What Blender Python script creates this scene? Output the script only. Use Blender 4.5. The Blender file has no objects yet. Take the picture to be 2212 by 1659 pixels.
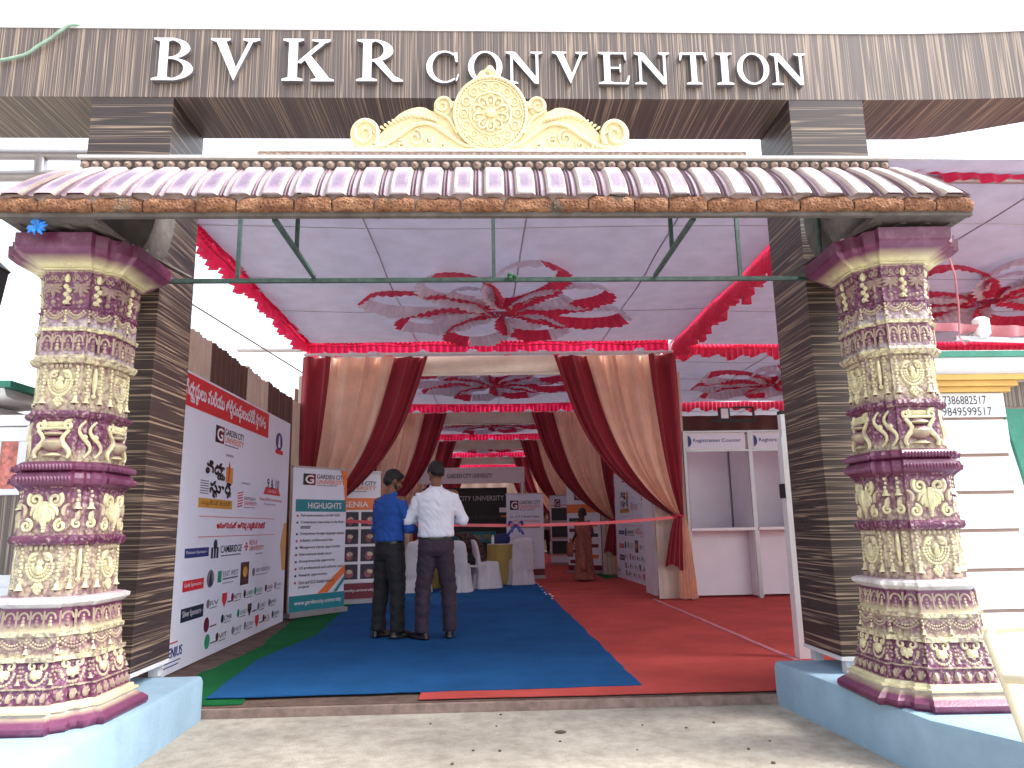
import bpy, math, random
from math import radians, sin, cos, pi, atan2, sqrt
from mathutils import Vector, Matrix, Euler
random.seed(7)
S = bpy.context.scene
C = S.collection

# ------------------------------------------------------------------ camera
cd = bpy.data.cameras.new('camera'); cam = bpy.data.objects.new('camera', cd); C.objects.link(cam)
S.camera = cam
cd.sensor_width = 36.0; cd.lens = 36.0 * 1600 / 2212; cd.clip_end = 2000; cd.clip_start = 0.05
yaw, pitch, roll = radians(2.2), radians(10.9), radians(1.0)
Fv = Vector((sin(yaw)*cos(pitch), cos(yaw)*cos(pitch), sin(pitch)))
R0 = Vector((cos(yaw), -sin(yaw), 0)); U0 = R0.cross(Fv)
Rv = R0*cos(roll) - U0*sin(roll); Uv = U0*cos(roll) + R0*sin(roll)
cam.matrix_world = Matrix(((Rv.x, Uv.x, -Fv.x, 0), (Rv.y, Uv.y, -Fv.y, 0), (Rv.z, Uv.z, -Fv.z, 1.1), (0, 0, 0, 1)))

# ------------------------------------------------------------------ sky, sun, exposure
W = bpy.data.worlds.new('World'); S.world = W; W.use_nodes = True
nt = W.node_tree; nt.nodes.clear()
SUN_EL, SUN_AZ = 52.0, 100.0       # azimuth measured from +Y (ahead) towards +X (right)
sky = nt.nodes.new('ShaderNodeTexSky'); sky.sky_type = 'NISHITA'; sky.sun_disc = False
sky.sun_elevation = radians(SUN_EL); sky.sun_rotation = radians(SUN_AZ)
sky.dust_density = 4.0; sky.air_density = 1.0; sky.ozone_density = 1.0
hsv = nt.nodes.new('ShaderNodeHueSaturation'); hsv.inputs['Saturation'].default_value = 0.32
bg = nt.nodes.new('ShaderNodeBackground'); bg.inputs['Strength'].default_value = 0.15
out = nt.nodes.new('ShaderNodeOutputWorld')
nt.links.new(sky.outputs[0], hsv.inputs['Color']); nt.links.new(hsv.outputs[0], bg.inputs['Color']); nt.links.new(bg.outputs[0], out.inputs[0])
sd = bpy.data.lights.new('sun', 'SUN'); sun = bpy.data.objects.new('sun', sd); C.objects.link(sun)
sd.energy = 1.2; sd.angle = radians(25); sd.color = (1.0, 0.96, 0.9)
sdir = Vector((sin(radians(SUN_AZ))*cos(radians(SUN_EL)), cos(radians(SUN_AZ))*cos(radians(SUN_EL)), sin(radians(SUN_EL))))
sun.rotation_euler = sdir.to_track_quat('Z', 'Y').to_euler()
S.view_settings.view_transform = 'Standard'; S.view_settings.look = 'None'
S.view_settings.exposure = 1.96; S.view_settings.gamma = 1.0; S.view_settings.use_curve_mapping = False
S.cycles.use_denoising = True
S.cycles.max_bounces = 8; S.cycles.diffuse_bounces = 5; S.cycles.transmission_bounces = 6; S.cycles.sample_clamp_indirect = 6.0

# ------------------------------------------------------------------ materials
MATS = {}
def lin(c):
    def f(v):
        v /= 255.0
        return v/12.92 if v <= 0.04045 else ((v+0.055)/1.055)**2.4
    return (f(c[0]), f(c[1]), f(c[2]), 1)
def newmat(name):
    m = bpy.data.materials.new(name); m.use_nodes = True
    MATS[name] = m
    return m, m.node_tree, m.node_tree.nodes['Principled BSDF']
def coords(t, scale, kind='Object'):
    tc = t.nodes.new('ShaderNodeTexCoord'); mp = t.nodes.new('ShaderNodeMapping')
    mp.inputs['Scale'].default_value = scale; t.links.new(tc.outputs[kind], mp.inputs['Vector'])
    return mp.outputs[0]
def noise(t, vec, scale, detail=4, rough=0.6):
    n = t.nodes.new('ShaderNodeTexNoise'); n.inputs['Scale'].default_value = scale
    n.inputs['Detail'].default_value = detail; n.inputs['Roughness'].default_value = rough
    t.links.new(vec, n.inputs['Vector']); return n.outputs['Fac']
def ramp(t, fac, stops):
    r = t.nodes.new('ShaderNodeValToRGB'); e = r.color_ramp.elements
    while len(e) < len(stops): e.new(0.5)
    for i, (p, c) in enumerate(stops): e[i].position = p; e[i].color = c
    t.links.new(fac, r.inputs[0]); return r.outputs[0]
def bump(t, b, h, strength=0.3, dist=0.01):
    n = t.nodes.new('ShaderNodeBump'); n.inputs['Strength'].default_value = strength; n.inputs['Distance'].default_value = dist
    t.links.new(h, n.inputs['Height']); t.links.new(n.outputs[0], b.inputs['Normal'])
def mixc(t, fac, a, b, mode='MIX'):
    n = t.nodes.new('ShaderNodeMix'); n.data_type = 'RGBA'; n.blend_type = mode
    if isinstance(fac, float): n.inputs[0].default_value = fac
    else: t.links.new(fac, n.inputs[0])
    for k, v in ((6, a), (7, b)):
        if isinstance(v, tuple): n.inputs[k].default_value = v
        else: t.links.new(v, n.inputs[k])
    return n.outputs[2]
def mat(name, rgb, rough=0.6, var=0.12, nscale=6.0, bmp=0.0, bscale=60.0, metal=0.0, spec=None):
    """painted or plain surface: base colour with mottling from noise and a fine bump"""
    if name in MATS: return MATS[name]
    m, t, b = newmat(name)
    c = lin(rgb)
    v = coords(t, (1, 1, 1))
    f = noise(t, v, nscale)
    lo = tuple(max(0, x*(1-var)) for x in c[:3]) + (1,); hi = tuple(min(1, x*(1+var)) for x in c[:3]) + (1,)
    t.links.new(ramp(t, f, [(0.3, lo), (0.7, hi)]), b.inputs['Base Color'])
    b.inputs['Roughness'].default_value = rough; b.inputs['Metallic'].default_value = metal
    if spec is not None: b.inputs['Specular IOR Level'].default_value = spec
    if bmp: bump(t, b, noise(t, v, bscale), bmp)
    return m
def cloth(name, rgb, trans=0.35, weave=0.25, wscale=500, seam=0.0):
    if name in MATS: return MATS[name]
    m, t, b = newmat(name)
    c = lin(rgb); v = coords(t, (1, 1, 1))
    f = noise(t, v, 4.0)
    col = ramp(t, f, [(0.3, tuple(x*0.88 for x in c[:3])+(1,)), (0.7, tuple(min(1, x*1.08) for x in c[:3])+(1,))])
    t.links.new(col, b.inputs['Base Color']); b.inputs['Roughness'].default_value = 0.75
    b.inputs['Sheen Weight'].default_value = 0.2
    bump(t, b, noise(t, v, wscale, 2), weave, 0.002)
    tr = t.nodes.new('ShaderNodeBsdfTranslucent'); t.links.new(col, tr.inputs[0])
    mx = t.nodes.new('ShaderNodeMixShader'); mx.inputs[0].default_value = trans
    o = t.nodes['Material Output']
    t.links.new(b.outputs[0], mx.inputs[1]); t.links.new(tr.outputs[0], mx.inputs[2]); t.links.new(mx.outputs[0], o.inputs[0])
    return m
def laminate(name, scale, up=0):
    m, t, b = newmat(name)
    v = coords(t, scale)
    f = noise(t, v, 1.0, 3, 0.55)
    v2 = coords(t, tuple(s*2.7 for s in scale))
    g = noise(t, v2, 1.0, 2, 0.6)
    add = t.nodes.new('ShaderNodeMath'); add.operation = 'MULTIPLY_ADD'; add.inputs[1].default_value = 0.62
    t.links.new(f, add.inputs[0])
    mu = t.nodes.new('ShaderNodeMath'); mu.operation = 'MULTIPLY'; mu.inputs[1].default_value = 0.38
    t.links.new(g, mu.inputs[0]); t.links.new(mu.outputs[0], add.inputs[2])
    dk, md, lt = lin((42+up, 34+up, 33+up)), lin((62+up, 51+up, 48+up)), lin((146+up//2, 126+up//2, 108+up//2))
    col = ramp(t, add.outputs[0], [(0.0, dk), (0.34, md), (0.36, lt), (0.38, dk), (0.425, md), (0.445, lt), (0.46, dk), (0.50, md), (0.53, dk), (0.545, lt), (0.565, md), (0.60, dk), (0.615, lt), (0.64, dk), (0.70, md), (1.0, dk)])
    t.links.new(col, b.inputs['Base Color']); b.inputs['Roughness'].default_value = 0.42
    bump(t, b, add.outputs[0], 0.08, 0.003)
    return m
def attrmat(name, rough=0.5, var=0.25, nscale=18, bmp=0.5, bscale=70, spec=0.5):
    """colour comes from pigment stored on the mesh, recess shade of the columns included, with worn mottling"""
    m, t, b = newmat(name)
    a = t.nodes.new('ShaderNodeAttribute'); a.attribute_name = 'Col'
    v = coords(t, (1, 1, 1)); f = noise(t, v, nscale, 5)
    d = ramp(t, f, [(0.25, (1-var, 1-var, 1-var, 1)), (0.75, (1, 1, 1, 1))])
    col = mixc(t, 1.0, a.outputs['Color'], d, 'MULTIPLY')
    if name != 'carved_paint' and name != 'roof_paint' and name != 'printed':
        pm = t.nodes.new('ShaderNodeMath'); pm.operation = 'MULTIPLY'; pm.inputs[1].default_value = 0.5
        t.links.new(ramp(t, noise(t, v, 11, 4, 0.7), [(0.50, (0, 0, 0, 1)), (0.70, (1, 1, 1, 1))]), pm.inputs[0])
        col = mixc(t, pm.outputs[0], col, lin((132, 88, 116)))
    if name == 'carved_paint':      # airbrushed purple clouds over the cream, and chipped light flecks
        pm = t.nodes.new('ShaderNodeMath'); pm.operation = 'MULTIPLY'; pm.inputs[1].default_value = 0.62
        t.links.new(ramp(t, noise(t, v, 13, 4, 0.7), [(0.50, (0, 0, 0, 1)), (0.68, (1, 1, 1, 1))]), pm.inputs[0])
        col = mixc(t, pm.outputs[0], col, lin((118, 66, 104)))
        nz_ = t.nodes.new('ShaderNodeTexNoise'); nz_.inputs['Scale'].default_value = 20; t.links.new(v, nz_.inputs['Vector'])
        wv = mixc(t, 0.04, v, nz_.outputs['Color'])
        vo = t.nodes.new('ShaderNodeTexVoronoi'); vo.inputs['Scale'].default_value = 40; t.links.new(wv, vo.inputs['Vector'])
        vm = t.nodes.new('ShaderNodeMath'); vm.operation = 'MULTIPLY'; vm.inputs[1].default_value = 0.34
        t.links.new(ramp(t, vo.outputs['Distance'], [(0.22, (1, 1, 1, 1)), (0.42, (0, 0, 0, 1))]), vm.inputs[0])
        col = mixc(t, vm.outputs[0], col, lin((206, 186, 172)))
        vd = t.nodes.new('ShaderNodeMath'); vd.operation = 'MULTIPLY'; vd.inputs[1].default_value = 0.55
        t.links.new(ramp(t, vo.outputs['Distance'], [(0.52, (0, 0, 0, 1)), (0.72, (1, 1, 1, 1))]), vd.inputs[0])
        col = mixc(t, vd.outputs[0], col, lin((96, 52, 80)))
        HF = vo.outputs['Distance']
        fm = t.nodes.new('ShaderNodeMath'); fm.operation = 'MULTIPLY'; fm.inputs[1].default_value = 0.5
        t.links.new(ramp(t, noise(t, v, 42, 3, 0.7), [(0.60, (0, 0, 0, 1)), (0.70, (1, 1, 1, 1))]), fm.inputs[0])
        col = mixc(t, fm.outputs[0], col, lin((214, 196, 190)))
    t.links.new(col, b.inputs['Base Color'])
    b.inputs['Roughness'].default_value = rough; b.inputs['Specular IOR Level'].default_value = spec
    if name == 'carved_paint': bump(t, b, HF, 0.8, -0.012)
    else: bump(t, b, noise(t, v, bscale), bmp, 0.006)
    return m
laminate('laminate_upright', (13, 0.10, 0.11), 36); laminate('laminate_level', (0.14, 0.14, 12), 0)  # upright copy paler: flare and extra light on the beam put into its colour
attrmat('carved_paint', 0.38, 0.3, 25, 0.55, 90); attrmat('relief_paint', 0.38, 0.30, 30, 0.4, 110); attrmat('smooth_paint', 0.35, 0.22, 20, 0.3, 80); attrmat('roof_paint', 0.45, 0.22, 22, 0.5, 60)
attrmat('printed', 0.45, 0.05, 3, 0.02, 30)

def ground_material():
    m, t, b = newmat('concrete_ground')
    v = coords(t, (1, 1, 1))
    a = ramp(t, noise(t, v, 1.3, 6, 0.65), [(0.3, lin((156, 149, 138))), (0.7, lin((188, 181, 169)))])
    s = ramp(t, noise(t, v, 9.0, 6, 0.7), [(0.35, (0.72, 0.7, 0.68, 1)), (0.6, (1, 1, 1, 1))])
    p = ramp(t, noise(t, v, 160, 3, 0.7), [(0.3, (0.75, 0.74, 0.73, 1)), (0.55, (1, 1, 1, 1))])
    c = mixc(t, 1.0, mixc(t, 1.0, a, s, 'MULTIPLY'), p, 'MULTIPLY')
    t.links.new(c, b.inputs['Base Color']); b.inputs['Roughness'].default_value = 0.9
    bump(t, b, noise(t, v, 60, 6, 0.75), 0.6, 0.01)
def carpet_material(name, rgb, rib=(1, 1, 1)):
    m, t, b = newmat(name)
    v = coords(t, (1, 1, 1)); c = lin(rgb)
    k = lambda s: tuple(min(1, x*s) for x in c[:3]) + (1,)
    a = ramp(t, noise(t, v, 1.6, 5, 0.6), [(0.3, k(0.78)), (0.7, k(1.12))])
    f = ramp(t, noise(t, coords(t, rib), 240, 2, 0.8), [(0.3, (0.6, 0.6, 0.6, 1)), (0.65, (1, 1, 1, 1))])
    d = ramp(t, noise(t, v, 26, 3, 0.8), [(0.70, (0, 0, 0, 1)), (0.80, (1, 1, 1, 1))])
    col = mixc(t, 1.0, a, f, 'MULTIPLY')
    dm = t.nodes.new('ShaderNodeMath'); dm.operation = 'MULTIPLY'; dm.inputs[1].default_value = 0.5
    t.links.new(d, dm.inputs[0])
    t.links.new(mixc(t, dm.outputs[0], col, lin((150, 140, 130))), b.inputs['Base Color'])
    b.inputs['Roughness'].default_value = 0.95; b.inputs['Specular IOR Level'].default_value = 0.1
    bump(t, b, noise(t, coords(t, rib), 260, 3, 0.8), 0.7, 0.006)
ground_material()
carpet_material('blue_felt', (36, 94, 152), (1, 3, 1)); carpet_material('red_felt', (208, 90, 84), (1, 3, 1)); carpet_material('green_felt', (30, 110, 62))
def stone_material():
    m, t, b = newmat('laterite')
    v = coords(t, (1, 1, 1))
    a = ramp(t, noise(t, v, 14, 5, 0.7), [(0.3, lin((96, 60, 44))), (0.52, lin((136, 94, 68))), (0.72, lin((168, 130, 100)))])
    vo = t.nodes.new('ShaderNodeTexVoronoi'); vo.inputs['Scale'].default_value = 70; t.links.new(v, vo.inputs['Vector'])
    p = ramp(t, vo.outputs['Distance'], [(0.12, (0.22, 0.18, 0.17, 1)), (0.34, (1, 1, 1, 1))])
    g = ramp(t, noise(t, v, 5, 4), [(0.62, (0, 0, 0, 1)), (0.72, (1, 1, 1, 1))])
    c = mixc(t, 1.0, a, p, 'MULTIPLY')
    t.links.new(mixc(t, g, c, lin((92, 88, 78))), b.inputs['Base Color']); b.inputs['Roughness'].default_value = 0.95
    bump(t, b, vo.outputs['Distance'], 0.9, 0.012)
stone_material()
mat('plinth_paint', (136, 164, 184), 0.75, 0.10, 5, 0.25, 45)
mat('crest_paint', (216, 202, 160), 0.55, 0.08, 8, 0.25, 60)
mat('mortar', (190, 168, 168), 0.9, 0.25, 20, 0.5, 50)
mat('white_paint', (226, 226, 228), 0.5, 0.04, 4, 0.05, 40)
mat('wall_white', (228, 228, 230), 0.7, 0.05, 3, 0.15, 50)
mat('groove_brown', (150, 125, 112), 0.8); mat('trim_green', (52, 128, 108), 0.6, 0.15, 12, 0.1)
mat('trim_gold', (214, 172, 92), 0.55, 0.08); mat('ink_dark', (30, 38, 52), 0.6)
mat('green_metal', (62, 84, 80), 0.55, 0.35, 22, 0.4, 80); mat('steel_white', (205, 205, 208), 0.4, 0.08)
mat('soffit_grey', (92, 86, 84), 0.9, 0.35, 7, 0.5, 25); mat('bead_stone', (150, 130, 120), 0.7, 0.35, 30, 0.5, 60)
mat('letter_metal', (238, 240, 246), 0.3, 0.02, 3); mat('letter_side', (130, 128, 136), 0.35, 0.1, 3, 0, 1, 0.6)
cloth('canopy', (180, 180, 206), 0.08, 0.1, 200)
cloth('pink_cloth', (236, 48, 100), 0.5); cloth('red_cloth', (222, 54, 92), 0.35); cloth('frill_white', (225, 215, 228), 0.35)
cloth('maroon_cloth', (150, 30, 48), 0.15); cloth('peach_cloth', (248, 204, 178), 0.32); cloth('header_cloth', (206, 192, 178), 0.15)
cloth('wall_brown', (92, 58, 52), 0.06); cloth('wall_beige', (190, 165, 152), 0.12); cloth('gold_cloth', (196, 168, 96), 0.15)
cloth('chair_white', (226, 220, 226), 0.15)
mat('vinyl_white', (220, 224, 240), 0.45, 0.02, 3); mat('panel_grey', (222, 218, 226), 0.45, 0.04, 3)
mat('alu', (170, 168, 172), 0.35, 0.06, 10, 0, 1, 0.5); mat('black_plastic', (22, 22, 24), 0.5)
mat('skin', (120, 78, 58), 0.55, 0.08, 20); mat('skin_dark', (72, 44, 34), 0.55, 0.08, 20); mat('hair', (16, 14, 15), 0.5, 0.3, 80, 0.6, 300)
mat('shirt_blue', (28, 76, 156), 0.85, 0.10, 14, 0.35, 30); mat('shirt_white', (222, 224, 238), 0.85, 0.04, 14, 0.3, 25)
mat('trouser_black', (26, 26, 32), 0.8, 0.1, 20, 0.3, 30); mat('trouser_plum', (52, 38, 54), 0.8, 0.1, 20, 0.3, 30)
mat('leather', (18, 17, 18), 0.3, 0.1, 20); mat('sari', (150, 92, 78), 0.8, 0.3, 12, 0.4, 40); mat('bag_blue', (28, 34, 92), 0.6, 0.1, 8, 0.4, 20)
mat('ribbon', (232, 104, 112), 0.35, 0.05); mat('bow', (26, 40, 130), 0.35, 0.1); mat('hose', (140, 168, 150), 0.6, 0.2, 20)
mat('poly_blue', (40, 130, 220), 0.4, 0.2, 30); mat('dirt', (92, 72, 64), 0.95, 0.4, 6, 0.6, 40); mat('leaf_green', (40, 90, 60), 0.7)
mat('glass_dark', (30, 34, 44), 0.15); mat('wire_pink', (196, 120, 130), 0.5); mat('plastic_cream', (216, 206, 178), 0.35, 0.03)
mat('bulb', (240, 240, 240), 0.3); mat('red_panel', (196, 118, 108), 0.6, 0.5, 30)
def check_material():
    m, t, b = newmat('checked')
    v = coords(t, (22, 22, 22)); c = t.nodes.new('ShaderNodeTexChecker'); c.inputs['Scale'].default_value = 1.0
    c.inputs[1].default_value = lin((38, 26, 32)); c.inputs[2].default_value = lin((92, 62, 56)); t.links.new(v, c.inputs[0])
    t.links.new(c.outputs[0], b.inputs['Base Color']); b.inputs['Roughness'].default_value = 0.9
check_material()

# ------------------------------------------------------------------ mesh helpers
class MB:
    def __init__(s): s.v = []; s.f = []; s.c = []; s.m = []; s.col = (1, 1, 1); s.mi = 0; s.M = None
    def av(s, p, col=None):
        p = Vector(p)
        if s.M is not None: p = s.M @ p
        s.v.append(p[:]); s.c.append(col or s.col); return len(s.v)-1
    def af(s, f): s.f.append(tuple(f)); s.m.append(s.mi)
    def box(s, x0, x1, y0, y1, z0, z1, col=None):
        i = [s.av(p, col) for p in ((x0,y0,z0),(x1,y0,z0),(x1,y1,z0),(x0,y1,z0),(x0,y0,z1),(x1,y0,z1),(x1,y1,z1),(x0,y1,z1))]
        for f in ((3,2,1,0),(4,5,6,7),(0,1,5,4),(1,2,6,5),(2,3,7,6),(3,0,4,7)): s.af([i[k] for k in f])
    def grid(s, nu, nv, fn, cf=None, flip=False):
        base = len(s.v)
        for j in range(nv+1):
            for i in range(nu+1):
                u, v = i/nu, j/nv
                s.av(fn(u, v), cf(u, v) if cf else None)
        for j in range(nv):
            for i in range(nu):
                a = base+j*(nu+1)+i; q = (a, a+1, a+nu+2, a+nu+1)
                s.af(q[::-1] if flip else q)
    def loft(s, rings, cap=True, cols=None, closed=True):
        base = len(s.v); n = len(rings[0])
        for k, r in enumerate(rings):
            for p in r: s.av(p, cols[k] if cols else None)
        for k in range(len(rings)-1):
            for i in range(n if closed else n-1):
                a = base+k*n+i; b = base+k*n+(i+1) % n
                s.af((a, b, b+n, a+n))
        if cap:
            s.af([base+i for i in range(n)][::-1]); s.af([base+(len(rings)-1)*n+i for i in range(n)])
    def tube(s, pts, r, seg=8, col=None, cap=True):
        pts = [Vector(p) for p in pts]; n = len(pts)
        rr = r if isinstance(r, (list, tuple)) else [r]*n
        rings = []; up = None
        for i, p in enumerate(pts):
            d = (pts[min(i+1, n-1)]-pts[max(i-1, 0)])
            if d.length < 1e-9: d = Vector((0, 0, 1))
            d.normalize()
            if up is None: up = Vector((0, 0, 1)) if abs(d.z) < 0.9 else Vector((0, 1, 0))
            a = d.cross(up)
            if a.length < 1e-6: a = d.cross(Vector((1, 0, 0)))
            a.normalize(); b = a.cross(d); up = b
            rings.append([p + (a*cos(2*pi*k/seg) + b*sin(2*pi*k/seg))*rr[i] for k in range(seg)])
        sv = s.col
        if col: s.col = col
        s.loft(rings, cap); s.col = sv
    def bar(s, p, q, w, h=None):
        p, q = Vector(p), Vector(q); h = h or w; d = (q-p).normalized()
        up = Vector((0, 0, 1)) if abs(d.z) < 0.9 else Vector((0, 1, 0))
        a = d.cross(up).normalized(); b = a.cross(d)
        s.loft([[e+a*w/2*i+b*h/2*j for i, j in ((-1,-1),(1,-1),(1,1),(-1,1))] for e in (p, q)])
    def ell(s, c, r, nu=10, nv=6, rot=None, col=None):
        c = Vector(c); r = (r, r, r) if isinstance(r, (int, float)) else r
        rings = []
        for j in range(nv+1):
            th = pi*(j/nv); th = min(max(th, 0.08), pi-0.08)
            ring = []
            for i in range(nu):
                p = Vector((r[0]*sin(th)*cos(2*pi*i/nu), r[1]*sin(th)*sin(2*pi*i/nu), -r[2]*cos(th)))
                if rot is not None: p = rot @ p
                ring.append(c+p)
            rings.append(ring)
        sv = s.col
        if col: s.col = col
        s.loft(rings); s.col = sv
    def lathe(s, prof, c=(0, 0, 0), seg=20, cols=None):
        s.loft([[(c[0]+r*cos(2*pi*k/seg), c[1]+r*sin(2*pi*k/seg), c[2]+z) for k in range(seg)] for r, z in prof], True, cols)
    def capsule(s, p, q, r0, r1, seg=12):
        p, q = Vector(p), Vector(q); d = (q-p); L = d.length
        d = d.normalized() if L > 1e-6 else Vector((0, 0, 1))
        pts, rr = [], []
        for k in range(5):
            a = -pi/2 + (pi/2)*k/4*0.98 + 0.02; pts.append(p+d*r0*sin(a)); rr.append(max(r0*cos(a), 0.001))
        for k in range(5):
            a = (pi/2)*k/4*0.98; pts.append(q+d*r1*sin(a)); rr.append(max(r1*cos(a), 0.001))
        s.tube(pts, rr, seg)
    def prism(s, poly, y0, y1, holes=None):
        """outline in the x,z plane, thickness along y"""
        n = len(poly)
        a = [s.av((x, y0, z)) for x, z in poly]; b = [s.av((x, y1, z)) for x, z in poly]
        s.af(a); s.af(b[::-1])
        for i in range(n): s.af((a[i], b[i], b[(i+1) % n], a[(i+1) % n]))
    def mesh(s, name, mats, smooth=None, col=False):
        me = bpy.data.meshes.new(name); me.from_pydata(s.v, [], s.f)
        mats = mats if isinstance(mats, (list, tuple)) else [mats]
        for m in mats: me.materials.append(MATS[m])
        if len(mats) > 1: me.polygons.foreach_set('material_index', s.m)
        if col:
            at = me.color_attributes.new('Col', 'FLOAT_COLOR', 'POINT')
            flat = []
            for c in s.c: flat += [c[0], c[1], c[2], 1.0]
            at.data.foreach_set('color', flat)
        if smooth is not None:
            me.polygons.foreach_set('use_smooth', [True]*len(me.polygons))
            me.set_sharp_from_angle(angle=radians(smooth))
        me.update(); return me
    def build(s, name, mats, parent=None, smooth=None, col=False):
        o = bpy.data.objects.new(name, s.mesh(name, mats, smooth, col)); C.objects.link(o)
        if parent is not None: o.parent = parent
        return o
def tag(o, label=None, cat=None, group=None, kind=None):
    if label: o['label'] = label
    if cat: o['category'] = cat
    if group: o['group'] = group
    if kind: o['kind'] = kind
    return o
def empty(name, loc=(0, 0, 0), rz=0, label=None, cat=None, group=None):
    o = bpy.data.objects.new(name, None); C.objects.link(o); o.location = loc; o.rotation_euler = (0, 0, rz)
    o.empty_display_size = 0.1
    return tag(o, label, cat, group)
def copy_tree(o, loc=None, rz=None, label=None, parent=None):
    c = o.copy(); C.objects.link(c)
    if parent is not None: c.parent = parent
    if loc is not None: c.location = loc
    if rz is not None: c.rotation_euler = (0, 0, rz)
    if label: c['label'] = label
    for ch in list(o.children): copy_tree(ch, parent=c)
    return c
def remesh(mb, name, mats, parent, voxel=0.012, smooth_it=6, disp=None):
    """one continuous skin around the overlapping volumes in mb"""
    me = mb.mesh(name, mats); o = bpy.data.objects.new(name, me); C.objects.link(o)
    r = o.modifiers.new('r', 'REMESH'); r.mode = 'VOXEL'; r.voxel_size = voxel; r.use_smooth_shade = True
    sm = o.modifiers.new('s', 'SMOOTH'); sm.factor = 0.5; sm.iterations = smooth_it
    dg = bpy.context.evaluated_depsgraph_get(); dg.update()
    m2 = bpy.data.meshes.new_from_object(o.evaluated_get(dg), depsgraph=dg)
    o.modifiers.clear(); o.data = m2; bpy.data.meshes.remove(me); m2.name = name
    if disp:
        for v in m2.vertices: v.co = disp(v.co)
    m2.polygons.foreach_set('use_smooth', [True]*len(m2.polygons))
    o.parent = parent
    return o

# ------------------------------------------------------------------ lettering
TEL_H = '\u0c4d'
def _txt(body, space=1.0, thick=0.0):
    c = bpy.data.curves.new('t', 'FONT'); c.body = body; c.size = 1.0; c.offset = thick; c.space_character = space; c.resolution_u = 3
    o = bpy.data.objects.new('t', c); me = bpy.data.meshes.new_from_object(o)
    vs = [tuple(v.co) for v in me.vertices]; fs = [tuple(p.vertices) for p in me.polygons]
    bpy.data.objects.remove(o); bpy.data.curves.remove(c); bpy.data.meshes.remove(me)
    return vs, fs
_wcache = {}
def _adv(body):
    if body not in _wcache:
        v1 = _txt(body + '|')[0]; v0 = _txt('|')[0]
        _wcache[body] = (max(v[0] for v in v1) - max(v[0] for v in v0)) if v1 else 0
    return _wcache[body]
def textdata(body, thick=0.0, space=1.0):
    if not any('\u0c00' <= ch <= '\u0c7f' for ch in body):
        return _txt(body, space, thick)
    main = ''; subs = []; i = 0
    while i < len(body):
        if body[i] == TEL_H and i+1 < len(body) and '\u0c15' <= body[i+1] <= '\u0c39':
            subs.append((len(main), body[i+1])); i += 2
        else: main += body[i]; i += 1
    vs, fs = _txt(main)
    for n, ch in subs:
        x = _adv(main[:n]) - 0.42*max(0.2, _adv(main[n-1:n])) - 0.12
        sv, sf = _txt(ch); b = len(vs)
        vs += [(v[0]*0.55 + x, v[1]*0.5 - 0.30, v[2]) for v in sv]; fs += [tuple(k+b for k in f) for f in sf]
    return vs, fs
def text(parent, body, x0, z0, x1, z1, mt, y=-0.004, name='lettering', thick=0.0, depth=0.0, anchor='fit', label=None, bold=0.0):
    """flat or raised lettering fitted in the rectangle x0..x1, z0..z1 on the board's front (-y)"""
    vs, fs = textdata(body, thick)
    if not vs: return None
    ax, bx = min(v[0] for v in vs), max(v[0] for v in vs); ay, by = min(v[1] for v in vs), max(v[1] for v in vs)
    sx = (x1-x0)/max(bx-ax, 1e-6); sz = (z1-z0)/max(by-ay, 1e-6)
    mb = MB()
    for q, (dx, dz) in enumerate(((0, 0),) if not bold else ((0, 0), (bold, 0), (0, bold), (bold, bold), (bold/2, -bold/2))):
        b0 = len(mb.v)
        for v in vs: mb.av((x0+(v[0]-ax)*sx+dx, y-0.0003*q, z0+(v[1]-ay)*sz+dz))
        for f in fs: mb.af(tuple(k+b0 for k in f))
    o = mb.build(name, mt, parent)
    # faces must look to -y
    me = o.data; me.update()
    if len(me.polygons) and me.polygons[0].normal.y > 0: me.flip_normals()
    if label: o['label'] = label
    return o
def rect(parent, x0, z0, x1, z1, mt, y=-0.002, name='printed_panel', t=0.001):
    mb = MB(); mb.box(x0, x1, y, y+t, z0, z1); return mb.build(name, mt, parent)
def poly(parent, pts, mt, y=-0.002, name='printed_panel'):
    mb = MB(); mb.prism(pts, y, y+0.001); return mb.build(name, mt, parent)
def blob_logo(parent, x0, z0, x1, z1, mt, y=-0.003, kind=0, name='emblem'):
    mb = MB(); cx, cz, w, h = (x0+x1)/2, (z0+z1)/2, x1-x0, z1-z0
    if kind == 0:
        mb.prism([(cx+w/2*cos(a*pi/10), cz+h/2*sin(a*pi/10)) for a in range(20)], y, y+0.001)
    elif kind == 1:
        mb.prism([(x0, z1), (x0, cz), (cx, z0), (x1, cz), (x1, z1)], y, y+0.001)
    else:
        mb.box(x0, x1, y, y+0.001, z0, cz-h*0.1); mb.prism([(x0, cz), (x1, cz), (cx, z1)], y, y+0.001)
    return mb.build(name, mt, parent)
for nm, c in dict(p_red=(206, 40, 48), p_darkred=(120, 24, 40), p_black=(34, 28, 32), p_orange=(226, 120, 60), p_navy=(30, 44, 120), p_teal=(24, 128, 140),
                  p_gold=(206, 150, 62), p_grey=(120, 116, 130), p_white=(226, 224, 232), p_brown=(70, 40, 28), p_green=(40, 150, 110), p_dark=(30, 40, 60),
                  p_maroon=(110, 24, 48), p_pink=(214, 80, 90), p_photo=(90, 52, 70)).items():
    mat(nm, c, 0.45, 0.03, 3)
mat('p_dim', (60, 62, 66), 0.5, 0.05, 3); mat('backdrop_black', (28, 30, 32), 0.5, 0.1, 3); mat('p_dimwhite', (180, 180, 186), 0.5, 0.03)
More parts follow.
